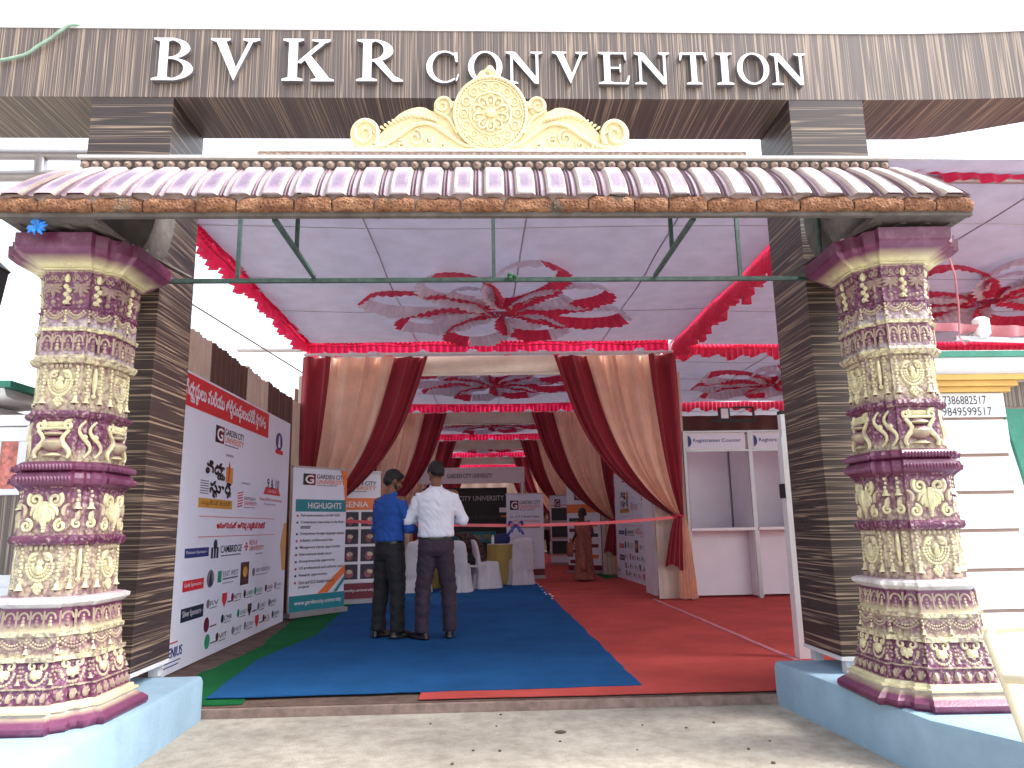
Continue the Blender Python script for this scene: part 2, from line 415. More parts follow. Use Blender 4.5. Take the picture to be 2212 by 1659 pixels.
def university_logo(p, x0, z0, w, h, y=-0.003):
    rect(p, x0, z0, x0+w*0.14, z0+h, 'p_black', y, 'emblem'); rect(p, x0+w*0.14, z0, x0+w*0.28, z0+h, 'p_darkred', y, 'emblem')
    text(p, 'G', x0+w*0.04, z0+h*0.12, x0+w*0.24, z0+h*0.88, 'p_white', y-0.002, thick=0.02)
    text(p, 'GARDEN CITY', x0+w*0.31, z0+h*0.58, x0+w, z0+h*0.98, 'p_brown', y, thick=0.012)
    text(p, 'UNIVERSITY', x0+w*0.31, z0+h*0.12, x0+w, z0+h*0.5, 'p_orange', y, thick=0.006)
    rect(p, x0+w*0.31, z0-h*0.04, x0+w*0.8, z0+h*0.02, 'p_grey', y, 'printed_line')

# ================================================================== SETTING
g = MB(); g.box(-150, 150, -40, 300, -0.5, -0.07); tag(g.build('ground', 'concrete_ground'), kind='structure')
g = MB()
g.box(-4.2, 9.5, 5.14, 70, -0.069, -0.012); tag(g.build('floor', 'dirt'), kind='structure')
def carpet(name, mtl, z, pts, label, wav=0.012, seed=1):
    rnd = random.Random(seed); mb = MB(); P = []
    for i, (x, y) in enumerate(pts):
        x2, y2 = pts[(i+1) % len(pts)]; L = sqrt((x2-x)**2+(y2-y)**2); n = max(1, int(L/0.18)); n = min(n, 60)
        for k in range(n):
            t = k/n; P.append((x+(x2-x)*t + (rnd.uniform(-wav, wav) if k else 0), y+(y2-y)*t + (rnd.uniform(-wav, wav) if k else 0)))
    a = [mb.av((x, y, z)) for x, y in P]; b = [mb.av((x, y, z-0.006)) for x, y in P]
    mb.af(a)
    for i in range(len(P)): mb.af((b[i], b[(i+1) % len(P)], a[(i+1) % len(P)], a[i]))
    return tag(mb.build(name, mtl), label, 'carpet')
carpet('green_carpet', 'green_felt', -0.003, [(-2.35, 5.2), (-1.6, 5.2), (-1.6, 13.2), (-2.62, 13.2), (-2.5, 10.6), (-2.2, 7.5)], 'green carpet strip beside the tall white sponsor banner', 0.03, 3)
carpet('green_carpet', 'green_felt', -0.003, [(2.2, 11.75), (2.75, 11.4), (2.75, 29), (2.2, 29)], 'green carpet strip at the foot of the right hand banner wall', 0.01, 4)
carpet('red_carpet', 'red_felt', 0.004, [(-0.45, 5.17), (2.5, 5.17), (2.5, 11.2), (2.42, 34), (0.9, 34), (0.9, 5.6), (-0.45, 5.4)], 'long red carpet running down the tent aisle', 0.008, 5)
carpet('red_carpet', 'red_felt', -0.001, [(2.515, 5.17), (9.2, 5.17), (9.2, 16), (2.515, 16)], 'wide red carpet in front of the registration counters', 0.006, 6)
carpet('blue_carpet', 'blue_felt', 0.011, [(-1.88, 5.33), (1.07, 5.40), (1.0, 14.9), (-2.1, 15.2), (-1.95, 10.5), (-1.80, 8.2), (-1.98, 6.8)], 'blue carpet under the two standing men', 0.012, 7)
g = MB(); rnd = random.Random(5)
for k in range(26):
    y = 5.2+k*0.235; g.bar((2.49+rnd.uniform(-.008, .008), y, 0.007), (2.49+rnd.uniform(-.008, .008), y+0.26, 0.007), 0.05, 0.006)
tag(g.build('carpet_tape', 'wire_pink'), 'faded tape strip along the seam between the two red carpets', 'tape')
g = MB(); g.box(-1.95, 1.95, 5.09, 5.138, -0.069, -0.016); mat('worn_edge', (132, 112, 104), 0.9, 0.3, 12, 0.4, 60)
tag(g.build('threshold_strip', 'worn_edge'), 'dark worn edging strip at the carpet front', 'edging')

# ================================================================== GATEWAY
def beam_section(x):
    t = max(0, x-2.6); a = 4.6-0.030*t*t
    b = 5.14-0.01*t*t if x < 3.4 else 5.14-0.01*0.64-0.42*(x-3.4)
    return a, max(b, a+0.02)
bm = MB(); rings = []
xs = [-7, -3, 0, 2.3] + [2.3+0.2*k for k in range(1, 13)]
for x in xs:
    a, b = beam_section(x); rings.append([(x, a, 3.975), (x, b, 3.975), (x, b, 4.485), (x, a, 4.485)])
bm.loft([r[::-1] for r in rings])
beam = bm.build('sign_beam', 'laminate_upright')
tag(beam, 'long brown wood grain beam carrying the raised white letters', 'beam')
bt = MB()
for x0, x1 in zip(xs[:-1], xs[1:]):
    a0, b0 = beam_section(x0); a1, b1 = beam_section(x1)
    bt.loft([[(x0, a0-0.006, 4.487), (x0, b0, 4.487), (x0, b0, 4.50), (x0, a0-0.006, 4.50)][::-1], [(x1, a1-0.006, 4.487), (x1, b1, 4.487), (x1, b1, 4.50), (x1, a1-0.006, 4.50)][::-1]])
bt.build('edge_trim', 'steel_white', beam)
def strip(mb, outer, inner, y0, y1):
    n = len(outer); ids = [[mb.av((x, y, z)) for x, z in pts] for pts in (outer, inner) for y in (y0, y1)]
    of, ob, jf, jb = ids
    for i in range(n-1):
        mb.af((of[i], jf[i], jf[i+1], of[i+1])); mb.af((ob[i], ob[i+1], jb[i+1], jb[i]))
        mb.af((of[i], of[i+1], ob[i+1], ob[i])); mb.af((jf[i], jb[i], jb[i+1], jf[i+1]))
    mb.af((of[0], ob[0], jb[0], jf[0])); mb.af((of[-1], jf[-1], jb[-1], ob[-1]))
def arc(cx, cz, rx, rz, a0, a1, n=22): return [(cx+rx*cos(radians(a0+(a1-a0)*i/n)), cz+rz*sin(radians(a0+(a1-a0)*i/n))) for i in range(n+1)]
def serif(x0, x1, z, up, s0, s1):
    d = 0.035; e = 0.04 if up else -0.04
    return [(x0, z), (x0, z+(d if up else -d)), (s0, z+(2.2*d if up else -2.2*d)), (s1, z+(2.2*d if up else -2.2*d)), (x1, z+(d if up else -d)), (x1, z)]
def glyph(ch):
    P = []; q = lambda x0, x1, z0, z1: [(x0, z0), (x1, z0), (x1, z1), (x0, z1)]
    if ch == 'B':
        P = [q(.16, .36, .012, .988), serif(0, .5, 0, True, .16, .36), serif(0, .5, 1, False, .16, .36),
             (arc(.38, .755, .50, .245, -90, 90), arc(.38, .755, .29, .205, -90, 90)), (arc(.40, .265, .58, .265, -90, 90), arc(.40, .275, .36, .235, -90, 90))]
    elif ch == 'R':
        P = [q(.14, .32, .012, .988), serif(0, .44, 0, True, .14, .32), serif(0, .4, 1, False, .14, .32),
             (arc(.34, .735, .44, .265, -90, 90), arc(.34, .745, .24, .22, -90, 90)), [(.36, .49), (.55, .49), (.82, .12), (1.0, .03), (1.0, 0), (.78, 0)]]
    elif ch == 'K':
        P = [q(.12, .29, .012, .988), serif(0, .40, 0, True, .12, .29), serif(0, .40, 1, False, .12, .29),
             [(.28, .44), (.36, .42), (.86, .95), (.76, .96)], [(.40, .56), (.55, .60), (.90, .09), (.68, .04)], serif(.56, 1, 0, True, .70, .88), serif(.56, .92, 1, False, .74, .86)]
    elif ch == 'V':
        P = [[(.10, .97), (.30, .97), (.57, .22), (.50, 0)], [(.50, 0), (.57, .20), (.88, .97), (.80, .97), (.49, .17)], serif(0, .40, 1, False, .1, .3), serif(.66, 1, 1, False, .79, .89)]
    elif ch == 'N':
        P = [q(.12, .19, .012, .97), q(.81, .88, 0.02, .988), [(.05, .98), (.26, .98), (.88, .10), (.88, 0), (.78, 0)], serif(0, .32, 0, True, .12, .19), serif(.68, 1, 1, False, .81, .88), serif(0, .22, 1, False, .1, .2)]
    elif ch == 'C':
        P = [(arc(.54, .5, .54, .5, 48, 312, 30), arc(.58, .5, .40, .455, 52, 308, 30)), [(.84, .94), (.95, .97), (.97, .66), (.90, .66)], [(.90, .06), (.97, .28), (1.0, .28), (.95, .10)]]
    elif ch == 'O':
        P = [(arc(.5, .5, .5, .5, 0, 360, 40), arc(.5, .5, .335, .455, 0, 360, 40))]
    elif ch == 'E':
        P = [q(.17, .37, .012, .988), serif(0, .5, 0, True, .17, .37), serif(0, .5, 1, False, .17, .37), q(.3, .90, .945, .994), q(.3, .72, .49, .535), q(.3, .95, .006, .055),
             [(.82, .96), (.90, .99), (.90, .76), (.87, .76)], [(.68, .63), (.72, .63), (.72, .39), (.68, .39)], [(.84, .04), (.95, .03), (1.0, .28), (.96, .28)]]
    elif ch == 'T':
        P = [q(.40, .60, .012, .93), serif(.22, .78, 0, True, .4, .6), q(.04, .96, .94, 1), [(0, .76), (.04, .76), (.12, .97), (.02, .99)], [(1, .76), (.96, .76), (.88, .97), (.98, .99)]]
    elif ch == 'I':
        P = [q(.30, .70, .012, .988), serif(0, 1, 0, True, .3, .7), serif(0, 1, 1, False, .3, .7)]
    return P
def sign_letter(ch, x0, x1, z0, z1, lab=None):
    mb = MB(); L = glyph(ch); yf = 4.556
    def mp(p): return (x0+p[0]*(x1-x0), z0+p[1]*(z1-z0))
    for mi, (ya, yb, gr) in enumerate(((yf, yf+0.006, 0), (yf+0.0062, 4.5985, 0))):
        mb.mi = mi
        for k, pc in enumerate(L):
            e = 0.0012*k
            if isinstance(pc, tuple): strip(mb, [mp(p) for p in pc[0]], [mp(p) for p in pc[1]], ya+e, yb+e if mi == 0 else yb)
            else: mb.prism([mp(p) for p in pc], ya+e, yb+e if mi == 0 else yb)
    o = mb.build('letter', ['letter_metal', 'letter_side'], beam)
    bmh = __import__('bmesh').new(); bmh.from_mesh(o.data); __import__('bmesh').ops.recalc_face_normals(bmh, faces=bmh.faces); bmh.to_mesh(o.data); bmh.free()
PX = lambda u: -2.2+(u-330)*0.003154
for ch, a, b in (('B', 328, 415), ('V', 448, 552), ('K', 602, 712), ('R', 760, 860)): sign_letter(ch, PX(a), PX(b), 4.075, 4.39)
for ch, a, b in (('C', 910, 980), ('O', 1000, 1074), ('N', 1082, 1162), ('V', 1183, 1261), ('E', 1284, 1352), ('N', 1363, 1441), ('T', 1463, 1523), ('I', 1543, 1580), ('O', 1589, 1660), ('N', 1665, 1744)):
    sign_letter(ch, PX(a), PX(b), 4.063, 4.305)
for x0, x1, lab in ((-2.60, -2.066, 'brown wood grain square pillar behind the left carved column'), (2.13, 2.65, 'brown wood grain square pillar behind the right carved column')):
    p = empty('square_pillar', ((x0+x1)/2, 4.87, 0.2), 0, lab, 'pillar', 'wood grain pillars holding up the sign beam')
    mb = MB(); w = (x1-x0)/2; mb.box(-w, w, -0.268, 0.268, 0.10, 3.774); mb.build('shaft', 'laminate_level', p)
    mb = MB()
    for sx in (-1, 1):
        for sy in (-1, 1): mb.box(sx*(w-.06)-.03, sx*(w-.06)+.03, sy*.22-.03, sy*.22+.03, 0, 0.11)
    mb.box(-w-.004, w+.004, -0.272, 0.272, 0.075, 0.099); mb.build('foot_frame', 'steel_white', p)
# hose hung over the beam
hp = [(-3.5, 4.56, 4.10), (-3.32, 4.57, 4.19), (-3.16, 4.575, 4.235), (-3.05, 4.575, 4.27), (-2.98, 4.575, 4.33), (-2.90, 4.575, 4.39), (-2.83, 4.57, 4.45), (-2.76, 4.58, 4.505), (-2.70, 4.66, 4.515), (-2.66, 4.8, 4.508)]
mb = MB()
def spline(P, n=6):
    P = [Vector(p) for p in P]; o = []
    for i in range(len(P)-1):
        p0 = P[max(i-1, 0)]; p1 = P[i]; p2 = P[i+1]; p3 = P[min(i+2, len(P)-1)]
        for k in range(n):
            t = k/n; o.append(0.5*((2*p1)+(p2-p0)*t+(2*p0-5*p1+4*p2-p3)*t*t+(3*p1-p0-3*p2+p3)*t**3))
    o.append(P[-1]); return o
mb.tube(spline(hp), 0.011, 8); tag(mb.build('garden_hose', 'hose', None, 60), 'pale green hose hanging over the left end of the sign beam', 'hose')

# plinths
def plinth(poly2, label):
    mb = MB(); n = len(poly2); rnd = random.Random(3)
    r = []
    for z, ins in ((-0.07, 0), (0.165, 0), (0.193, 0.012), (0.2, 0.03)):
        cx = sum(p[0] for p in poly2)/n; cy = sum(p[1] for p in poly2)/n; ring = []
        for x, y in poly2:
            d = Vector((cx-x, cy-y)).normalized()*ins; ring.append((x+d.x, y+d.y, z))
        r.append(ring)
    mb.loft(r); return tag(mb.build('plinth', 'plinth_paint', None, 35), label, 'plinth', 'pale blue plinths under the gate')
plinth([(-1.81, 5.06), (-4.2, 5.06), (-4.2, 2.9), (-1.77, 2.9)], 'pale blue concrete plinth under the left carved column')
plinth([(1.90, 5.10), (2.02, 3.56), (2.30, 2.95), (4.4, 2.9), (4.4, 5.10)], 'pale blue concrete plinth under the right carved column')

# ================================================================== CARVED COLUMNS
PUR = lin((112, 58, 90))[:3]; PUD = lin((92, 34, 64))[:3]; CRM = lin((222, 214, 172))[:3]; WHT = lin((226, 222, 220))[:3]; PKW = lin((200, 178, 190))[:3]
def mixt(a, b, t): return tuple(a[i]*(1-t)+b[i]*t for i in range(3))
HALF = 0.55
Q = [(.56, -1), (.56, -.905), (.70, -.83), (.70, -.745), (.745, -.70), (.83, -.70), (.905, -.56), (1, -.56)]
SEC = []
for k in range(4):
    a = k*pi/2
    for x, y in Q: SEC.append((x*cos(a)-y*sin(a), x*sin(a)+y*cos(a)))
ZT = [(0, 0), (.10, .05), (.15, .085), (.19, .114), (.275, .182), (.29, .19), (.475, .301), (.495, .323), (.60, .412), (.635, .438), (.775, .552), (.84, .598), (1.095, .852), (1.13, .893), (1.345, 1.139), (1.42, 1.218), (1.48, 1.269),
      (1.68, 1.493), (1.72, 1.53), (1.985, 1.783), (2.035, 1.83), (2.12, 1.955), (2.155, 1.981), (2.25, 2.085), (2.262, 2.095), (2.405, 2.285), (2.43, 2.30), (2.54, 2.365), (2.575, 2.44), (2.60, 2.47)]
def nz(z):
    for (a, b), (c, d) in zip(ZT[:-1], ZT[1:]):
        if z <= c+1e-9: return b+(d-b)*(z-a)/(c-a)
    return ZT[-1][1]
def ysc(y): return y*(1.15 if y < 0 else 0.88)
def nh(h): return h*0.93 if h < .30 else h*(0.93+0.7*(h-.30)) if h < .40 else h
def ring(hw, z): return [(x*hw*0.92, ysc(y*hw), z) for x, y in SEC]
def band(parent, name, prof):
    """prof: (z, half width, colour)"""
    prof = [(nz(z), nh(h), c) for z, h, c in prof]
    mb = MB(); mb.loft([ring(h, z) for z, h, c in prof], True, [c for z, h, c in prof])
    return mb.build(name, 'smooth_paint' if name in ('base', 'capital', 'middle_ring', 'arcade_band') else 'carved_paint', parent, 28, True)
class PF:
    """a panel on the column: a across, z up, d outwards"""
    def __init__(s, hw, kind, hw2=None, z0=0, z1=1):
        s.hw, s.hw2, s.z0, s.z1 = hw, hw if hw2 is None else hw2, z0, z1
        s.ang = {'front': 0, 'right': pi/2, 'left': -pi/2, 'cfr': pi/4, 'cfl': -pi/4, 'cbr': 3*pi/4}[kind]
        s.diag = kind.startswith('c')
    def w(s): return s.hw*(0.54 if not s.diag else 0.27)
    def __call__(s, a, z, d=0):
        t = (z-s.z0)/max(s.z1-s.z0, 1e-6); h = s.hw+(s.hw2-s.hw)*t
        r = h*(0.985 if not s.diag else 1.05)+d; x, y = a, -r
        return ((x*cos(s.ang)-y*sin(s.ang))*0.92, ysc(x*sin(s.ang)+y*cos(s.ang)), z)
def bead(mb, F, a, z, r, col=CRM, d=0): mb.ell(F(a, z, d), r*1.15, 6, 4, None, col)
def chain(mb, F, a, z0, z1, r=0.008, col=CRM):
    n = max(2, int(abs(z1-z0)/(r*2.1)))
    for k in range(n+1): bead(mb, F, a+(r*0.35 if k % 2 else -r*0.35), z0+(z1-z0)*k/n, r, col, r*0.5)
def bell(mb, F, a, z, s=0.02, col=CRM):
    c0 = F(a, z, 0.004)
    mb.lathe([(0.2*s, 1.1*s), (0.5*s, 0.9*s), (0.6*s, 0.1*s), (1.0*s, -0.3*s), (1.05*s, -0.5*s), (0.3*s, -0.5*s)], c0, 8, [col]*6)
    bead(mb, F, a, z-0.62*s, s*0.3, PUD, 0.008)
def scroll(mb, F, a, z, r, sgn=1, turns=1.4, th=0.009, col=CRM, start=90):
    pts, rr = [], []
    n = int(16*turns)
    for k in range(n+1):
        t = k/n; an = radians(start)+sgn*2*pi*turns*t; q = r*(1-0.82*t); pts.append(F(a+q*cos(an), z+q*sin(an), th*0.6)); rr.append(th*(1-0.35*t))
    mb.tube(pts, rr, 5, col)
def lobe(mb, F, a, z, L, ang, th=0.009, col=CRM, curl=0.5):
    pts, rr = [], []
    for k in range(7):
        t = k/6; an = radians(ang)+curl*t*t; pts.append(F(a+L*t*sin(an), z+L*t*cos(an), th*(0.9-0.3*t))); rr.append(1.25*th*(0.35+0.9*sin(pi*min(1, t*0.85+0.12))))
    mb.tube(pts, rr, 5, col)
def palmette(mb, F, a, z, L, col=CRM, down=True, n=3, th=0.009):
    s = 180 if down else 0
    for k in range(-n, n+1): lobe(mb, F, a, z, L*(1-0.10*abs(k)), s+k*(78/n)*(1 if not down else -1), th, col, 0.35*(1 if k > 0 else -1 if k < 0 else 0)*(-1 if down else 1))
def garland(mb, F, a0, a1, z, drop, r=0.007, col=CRM, n=12):
    for k in range(n+1):
        t = k/n; bead(mb, F, a0+(a1-a0)*t, z-drop*4*t*(1-t), r, col, r*0.4)
def band_panels(hw, z0, z1, fn, hw2=None, kinds=('front', 'right', 'left', 'cfr', 'cfl')):
    mb = MB()
    for k in kinds: fn(mb, PF(hw, k, hw2, z0, z1), z0, z1)
    return mb
def orn_medallion(mb, F, z0, z1):
    H = z1-z0; w = F.w()
    if F.diag:
        for a in (-w*0.62, w*0.55): chain(mb, F, a, z1-0.01, z0+H*0.28); bell(mb, F, a, z0+H*0.17, 0.019)
        lobe(mb, F, 0, z1-0.02, H*0.6, 180, 0.008, CRM, 0); bead(mb, F, 0, z0+H*0.3, 0.012)
        return
    for s in (-1, 1):
        chain(mb, F, s*w*0.80, z1-0.015, z0+H*0.26, 0.008); bell(mb, F, s*w*0.80, z0+H*0.16, 0.021)
        scroll(mb, F, s*w*0.30, z0+H*0.76, 0.022, -s, 1.2, 0.009, CRM, 90+s*60); lobe(mb, F, s*w*0.1, z0+H*0.84, w*0.55, s*100, 0.008, CRM, s*0.6)
    for k, f in enumerate((0.52, 0.40, 0.28)):
        n = 16-3*k
        for i in range(n+1):
            an = pi+pi*i/n; bead(mb, F, w*f*1.08*cos(an), z0+H*0.62+H*0.36*(f/0.52)*sin(an)*0.9, 0.0085, CRM if k != 1 else mixt(CRM, PUR, 0.25), 0.004)
    for k in range(5): lobe(mb, F, (k-2)*w*0.22, z1-H*0.10, 0.026, 0, 0.008, mixt(CRM, PUR, 0.45), 0)
    mb.ell(F(0, z0+H*0.66, 0.004), (w*0.15, 0.014, H*0.07), 8, 6, None, CRM); lobe(mb, F, 0, z0+H*0.62, H*0.2, 180, 0.012, CRM, 0)
    for z, n in ((0.22, 2), (0.17, 3), (0.11, 2), (0.07, 1)):
        for i in range(n): bead(mb, F, (i-(n-1)/2)*0.02, z0+H*z, 0.0105, CRM, 0.006)
def orn_leaf(mb, F, z0, z1):
    H = z1-z0; w = F.w()
    if F.diag:
        for a in (-w*0.5, w*0.5):
            chain(mb, F, a, z1-0.01, z1-H*0.25); bell(mb, F, a, z1-H*0.40, 0.022); scroll(mb, F, a, z0+H*0.22, 0.024, 1 if a < 0 else -1, 1.2, 0.009); lobe(mb, F, a, z0+H*0.28, H*0.24, 0, 0.009, mixt(CRM, PUR, 0.2), 0.2)
        return
    for s in (-1, 1):
        scroll(mb, F, s*w*0.42, z0+H*0.76, w*0.32, -s, 1.5, 0.012, CRM, 90-s*40)
        scroll(mb, F, s*w*0.72, z0+H*0.18, w*0.26, s, 1.4, 0.010, CRM, 90)
        for k in range(4): lobe(mb, F, s*w*0.08, z0+H*(0.66-0.06*k), w*(0.66-0.08*k), s*(105+16*k), 0.010, CRM, s*0.5)
        lobe(mb, F, s*w*0.85, z0+H*0.40, w*0.5, -s*20, 0.008, mixt(CRM, PUR, 0.35), s*0.7)
    lobe(mb, F, 0, z0+H*0.72, H*0.55, 180, 0.016, CRM, 0)
    for k in range(3): bead(mb, F, 0, z0+H*(0.20-0.07*k), 0.013-0.002*k, CRM, 0.004)
def orn_pot(mb, F, z0, z1):
    H = z1-z0; w = F.w()
    if F.diag:
        for a in (-w*0.45, w*0.45):
            mb.tube([F(a+0.03*sin(2*pi*t/10)*1.0, z0+H*(0.06+0.088*t), 0.008) for t in range(11)], [0.012-0.006*abs(t-5)/5 for t in range(11)], 6, mixt(CRM, PUR, 0.12))
            bead(mb, F, a, z0+H*0.55, 0.014, CRM, 0.01)
        return
    mb.lathe([(0.05*w, 0), (0.5*w, 0.01), (0.38*w, H*0.08), (0.25*w, H*0.14), (0.50*w, H*0.26), (0.56*w, H*0.36), (0.40*w, H*0.46), (0.24*w, H*0.5), (0.5*w, H*0.56), (0.46*w, H*0.6), (0.1*w, H*0.68)],
             Vector(F(0, z0+H*0.06, -0.12*w)), 14, [CRM, CRM, CRM, PUR, mixt(PUR, CRM, .5), mixt(PUR, CRM, .7), PUR, PUD, CRM, PUR, CRM])
    for s in (-1, 1):
        mb.tube([F(s*w*(0.62+0.20*sin(pi*t/5+0.6)), z0+H*(0.05+0.066*t), 0.012) for t in range(11)], [0.014-0.001*abs(t-5) for t in range(11)], 6, CRM)
        scroll(mb, F, s*w*0.66, z0+H*0.83, w*0.22, s, 1.2, 0.012, CRM, 60)
    for k in range(9): lobe(mb, F, (k-4)*w*0.085, z0+H*0.92, H*0.14, 180, 0.006, CRM, 0)
    mb.tube([F(w*0.62*(t-4)/4, z0+H*0.755, 0.010) for t in range(9)], 0.008, 6, CRM)
def orn_neck(mb, F, z0, z1):
    H = z1-z0; w = F.w()
    for i, a in enumerate((-w*0.66, 0, w*0.66) if not F.diag else (-w*0.45, w*0.45)):
        if (i % 2 == 1) ^ F.diag:
            for k in range(5): bead(mb, F, a+(0.008 if k % 2 else -0.008), z0+H*(0.1+0.12*k), 0.013, CRM, 0.004); 
            lobe(mb, F, a, z0+H*0.7, H*0.25, 0, 0.010, CRM, 0); bell(mb, F, a, z0+H*0.08, 0.018)
        else:
            palmette(mb, F, a, z0+H*0.62, H*0.36, mixt(CRM, PUR, 0.72), True, 3, 0.008); bead(mb, F, a, z0+H*0.12, 0.012, mixt(CRM, PUR, 0.6))
    n = 7 if not F.diag else 4
    for k in range(n): scroll(mb, F, w*1.9*((k+0.5)/n-0.5), z1-0.03, 0.014, 1 if k % 2 else -1, 1.0, 0.006, mixt(CRM, PUR, 0.65))
def orn_scallop(mb, F, z0, z1, col=None):
    H = z1-z0; w = F.w(); n = 2 if not F.diag else 1
    for k in range(n):
        a0 = -w+2*w*k/n; a1 = -w+2*w*(k+1)/n
        garland(mb, F, a0+0.01, a1-0.01, z0+H*0.74, H*0.34, 0.0075, mixt(CRM, PUR, 0.55), 10); garland(mb, F, a0+0.02, a1-0.02, z0+H*0.86, H*0.28, 0.006, mixt(CRM, PUR, 0.3), 8)
        chain(mb, F, a0, z1-0.01, z0+H*0.35, 0.006, CRM); bell(mb, F, a0, z0+H*0.22, 0.013)
def orn_arcade(mb, F, z0, z1):
    H = z1-z0; w = F.w(); n = 4 if not F.diag else 2
    for k in range(n):
        a0 = -w+2*w*k/n; c = a0+w/n
        mb.tube([F(c+w/n*0.75*cos(pi*t/6), z0+H*0.5+H*0.32*sin(pi*t/6), 0.003) for t in range(7)], 0.006, 5, mixt(CRM, PUR, 0.5))
        mb.tube([F(a0, z0+H*0.1, 0.003), F(a0, z1-H*0.1, 0.003)], 0.007, 5, mixt(CRM, PUR, 0.6))
        for j in range(3): bead(mb, F, c, z0+H*(0.22+0.17*j), 0.011-0.002*j, mixt(CRM, PUR, 0.35 if k % 2 else 0.7), 0.002)
def orn_palm(mb, F, z0, z1):
    H = z1-z0; w = F.w(); n = 2 if not F.diag else 1
    for k in range(n):
        c = -w+2*w*(k+0.5)/n; palmette(mb, F, c, z0+H*0.62, H*0.36, CRM, True, 3, 0.010)
        for i in range(13): an = pi+pi*i/12; bead(mb, F, c+w/n*0.62*cos(an), z0+H*0.55+H*0.48*sin(an), 0.0085, mixt(CRM, PUR, 0.35))
        for s in (-1, 1): scroll(mb, F, c+s*w/n*0.32, z0+H*0.86, 0.022, -s, 1.0, 0.009, CRM); chain(mb, F, c+s*w/n*0.92, z1-.02, z0+H*0.3, 0.007, mixt(CRM, PUR, 0.6))
        bell(mb, F, c+w/n*0.98, z0+H*0.18, 0.013, mixt(CRM, PUR, 0.4))
def orn_smallleaf(mb, F, z0, z1):
    H = z1-z0; w = F.w(); n = 6 if not F.diag else 3
    for k in range(n):
        c = -w+2*w*(k+0.5)/n; lobe(mb, F, c, z0+H*0.2, H*0.6, 0, 0.010, mixt(CRM, PUR, 0.6), 0); scroll(mb, F, c+w/n*0.5, z0+H*0.6, 0.012, 1, 1.0, 0.006, mixt(CRM, PUR, 0.45))
def carved_column(loc, label):
    p = empty('carved_column', loc, 0, label, 'column', 'carved purple and cream columns of the gate')
    g1 = mixt(CRM, PUR, 0.5)
    band(p, 'base', [(0, .405, PUD), (.03, .414, PUD), (.07, .412, PUR), (.105, .390, PUR), (.125, .370, g1), (.140, .358, WHT), (.15, .372, CRM), (.165, .372, CRM), (.17, .355, CRM), (.19, .35, CRM)])
    band(p, 'leaf_band', [(.19, .335, PUR), (.27, .325, PUR), (.275, .332, mixt(CRM, PUR, .4)), (.285, .332, mixt(CRM, PUR, .4)), (.29, .322, PUR), (.47, .298, PUR), (.475, .31, CRM), (.495, .31, CRM)])
    band(p, 'garland_band', [(.495, .292, mixt(CRM, PUR, .2)), (.55, .288, PUR), (.60, .285, mixt(CRM, PUR, .5)), (.605, .295, CRM), (.63, .298, CRM), (.635, .286, CRM)])
    band(p, 'arcade_band', [(.635, .282, mixt(CRM, PUR, .15)), (.69, .278, PUR), (.765, .272, PUR), (.775, .285, mixt(WHT, PUR, .1)), (.80, .31, WHT), (.825, .312, WHT), (.84, .285, PKW)])
    band(p, 'medallion_band', [(.84, .247, mixt(CRM, PUR, .55)), (.90, .244, mixt(CRM, PUR, .4)), (1.02, .242, mixt(CRM, PUR, .35)), (1.09, .241, mixt(CRM, PUR, .65)), (1.095, .262, PUR), (1.11, .272, PUD), (1.13, .268, PUR), (1.135, .25, PUR)])  # extra purple in medallion and scroll grounds stands in for recess shadow
    band(p, 'scroll_band', [(1.135, .25, mixt(CRM, PUR, .65)), (1.22, .247, mixt(CRM, PUR, .8)), (1.33, .244, PUR), (1.345, .258, PUD)])
    band(p, 'middle_ring', [(1.345, .258, PUD), (1.36, .280, PUR), (1.385, .290, PUR), (1.41, .280, PUD), (1.42, .262, PUD), (1.43, .276, PUR), (1.45, .284, PUR), (1.47, .272, PUD), (1.48, .25, PUR)])
    band(p, 'pot_band', [(1.48, .233, mixt(CRM, PUR, .3)), (1.55, .232, PUR), (1.68, .230, PUR), (1.685, .246, PUR), (1.70, .256, PUD), (1.72, .252, PUR), (1.725, .235, PUR)])
    band(p, 'upper_medallion_band', [(1.725, .228, mixt(CRM, PUR, .6)), (1.76, .226, mixt(CRM, PUR, .45)), (1.90, .224, mixt(CRM, PUR, .3)), (1.985, .224, mixt(CRM, PUR, .55)), (1.99, .245, CRM), (2.015, .262, CRM), (2.03, .258, CRM), (2.035, .246, CRM)])
    band(p, 'upper_arcade_band', [(2.035, .240, mixt(WHT, PUR, .3)), (2.06, .240, PUR), (2.12, .240, PUR), (2.125, .25, CRM), (2.15, .256, CRM), (2.155, .244, CRM)])
    band(p, 'upper_garland_band', [(2.155, .238, mixt(WHT, PUR, .2)), (2.18, .238, mixt(WHT, PUR, .5)), (2.22, .238, PUR), (2.245, .238, PUR), (2.25, .246, PUR), (2.258, .246, PUR), (2.262, .238, PUR)])
    band(p, 'neck', [(2.262, .236, PUR), (2.33, .240, PUR), (2.40, .248, PUR), (2.405, .256, mixt(CRM, PUR, .4)), (2.412, .256, PUR)])
    band(p, 'capital', [(2.412, .254, CRM), (2.42, .268, CRM), (2.428, .268, CRM), (2.43, .258, CRM), (2.436, .275, CRM), (2.45, .285, CRM), (2.475, .315, mixt(CRM, PUR, .45)), (2.505, .35, PUR), (2.54, .372, PUR), (2.545, .38, PUD), (2.575, .382, PUD), (2.58, .34, PUD), (2.60, .33, PUD)])
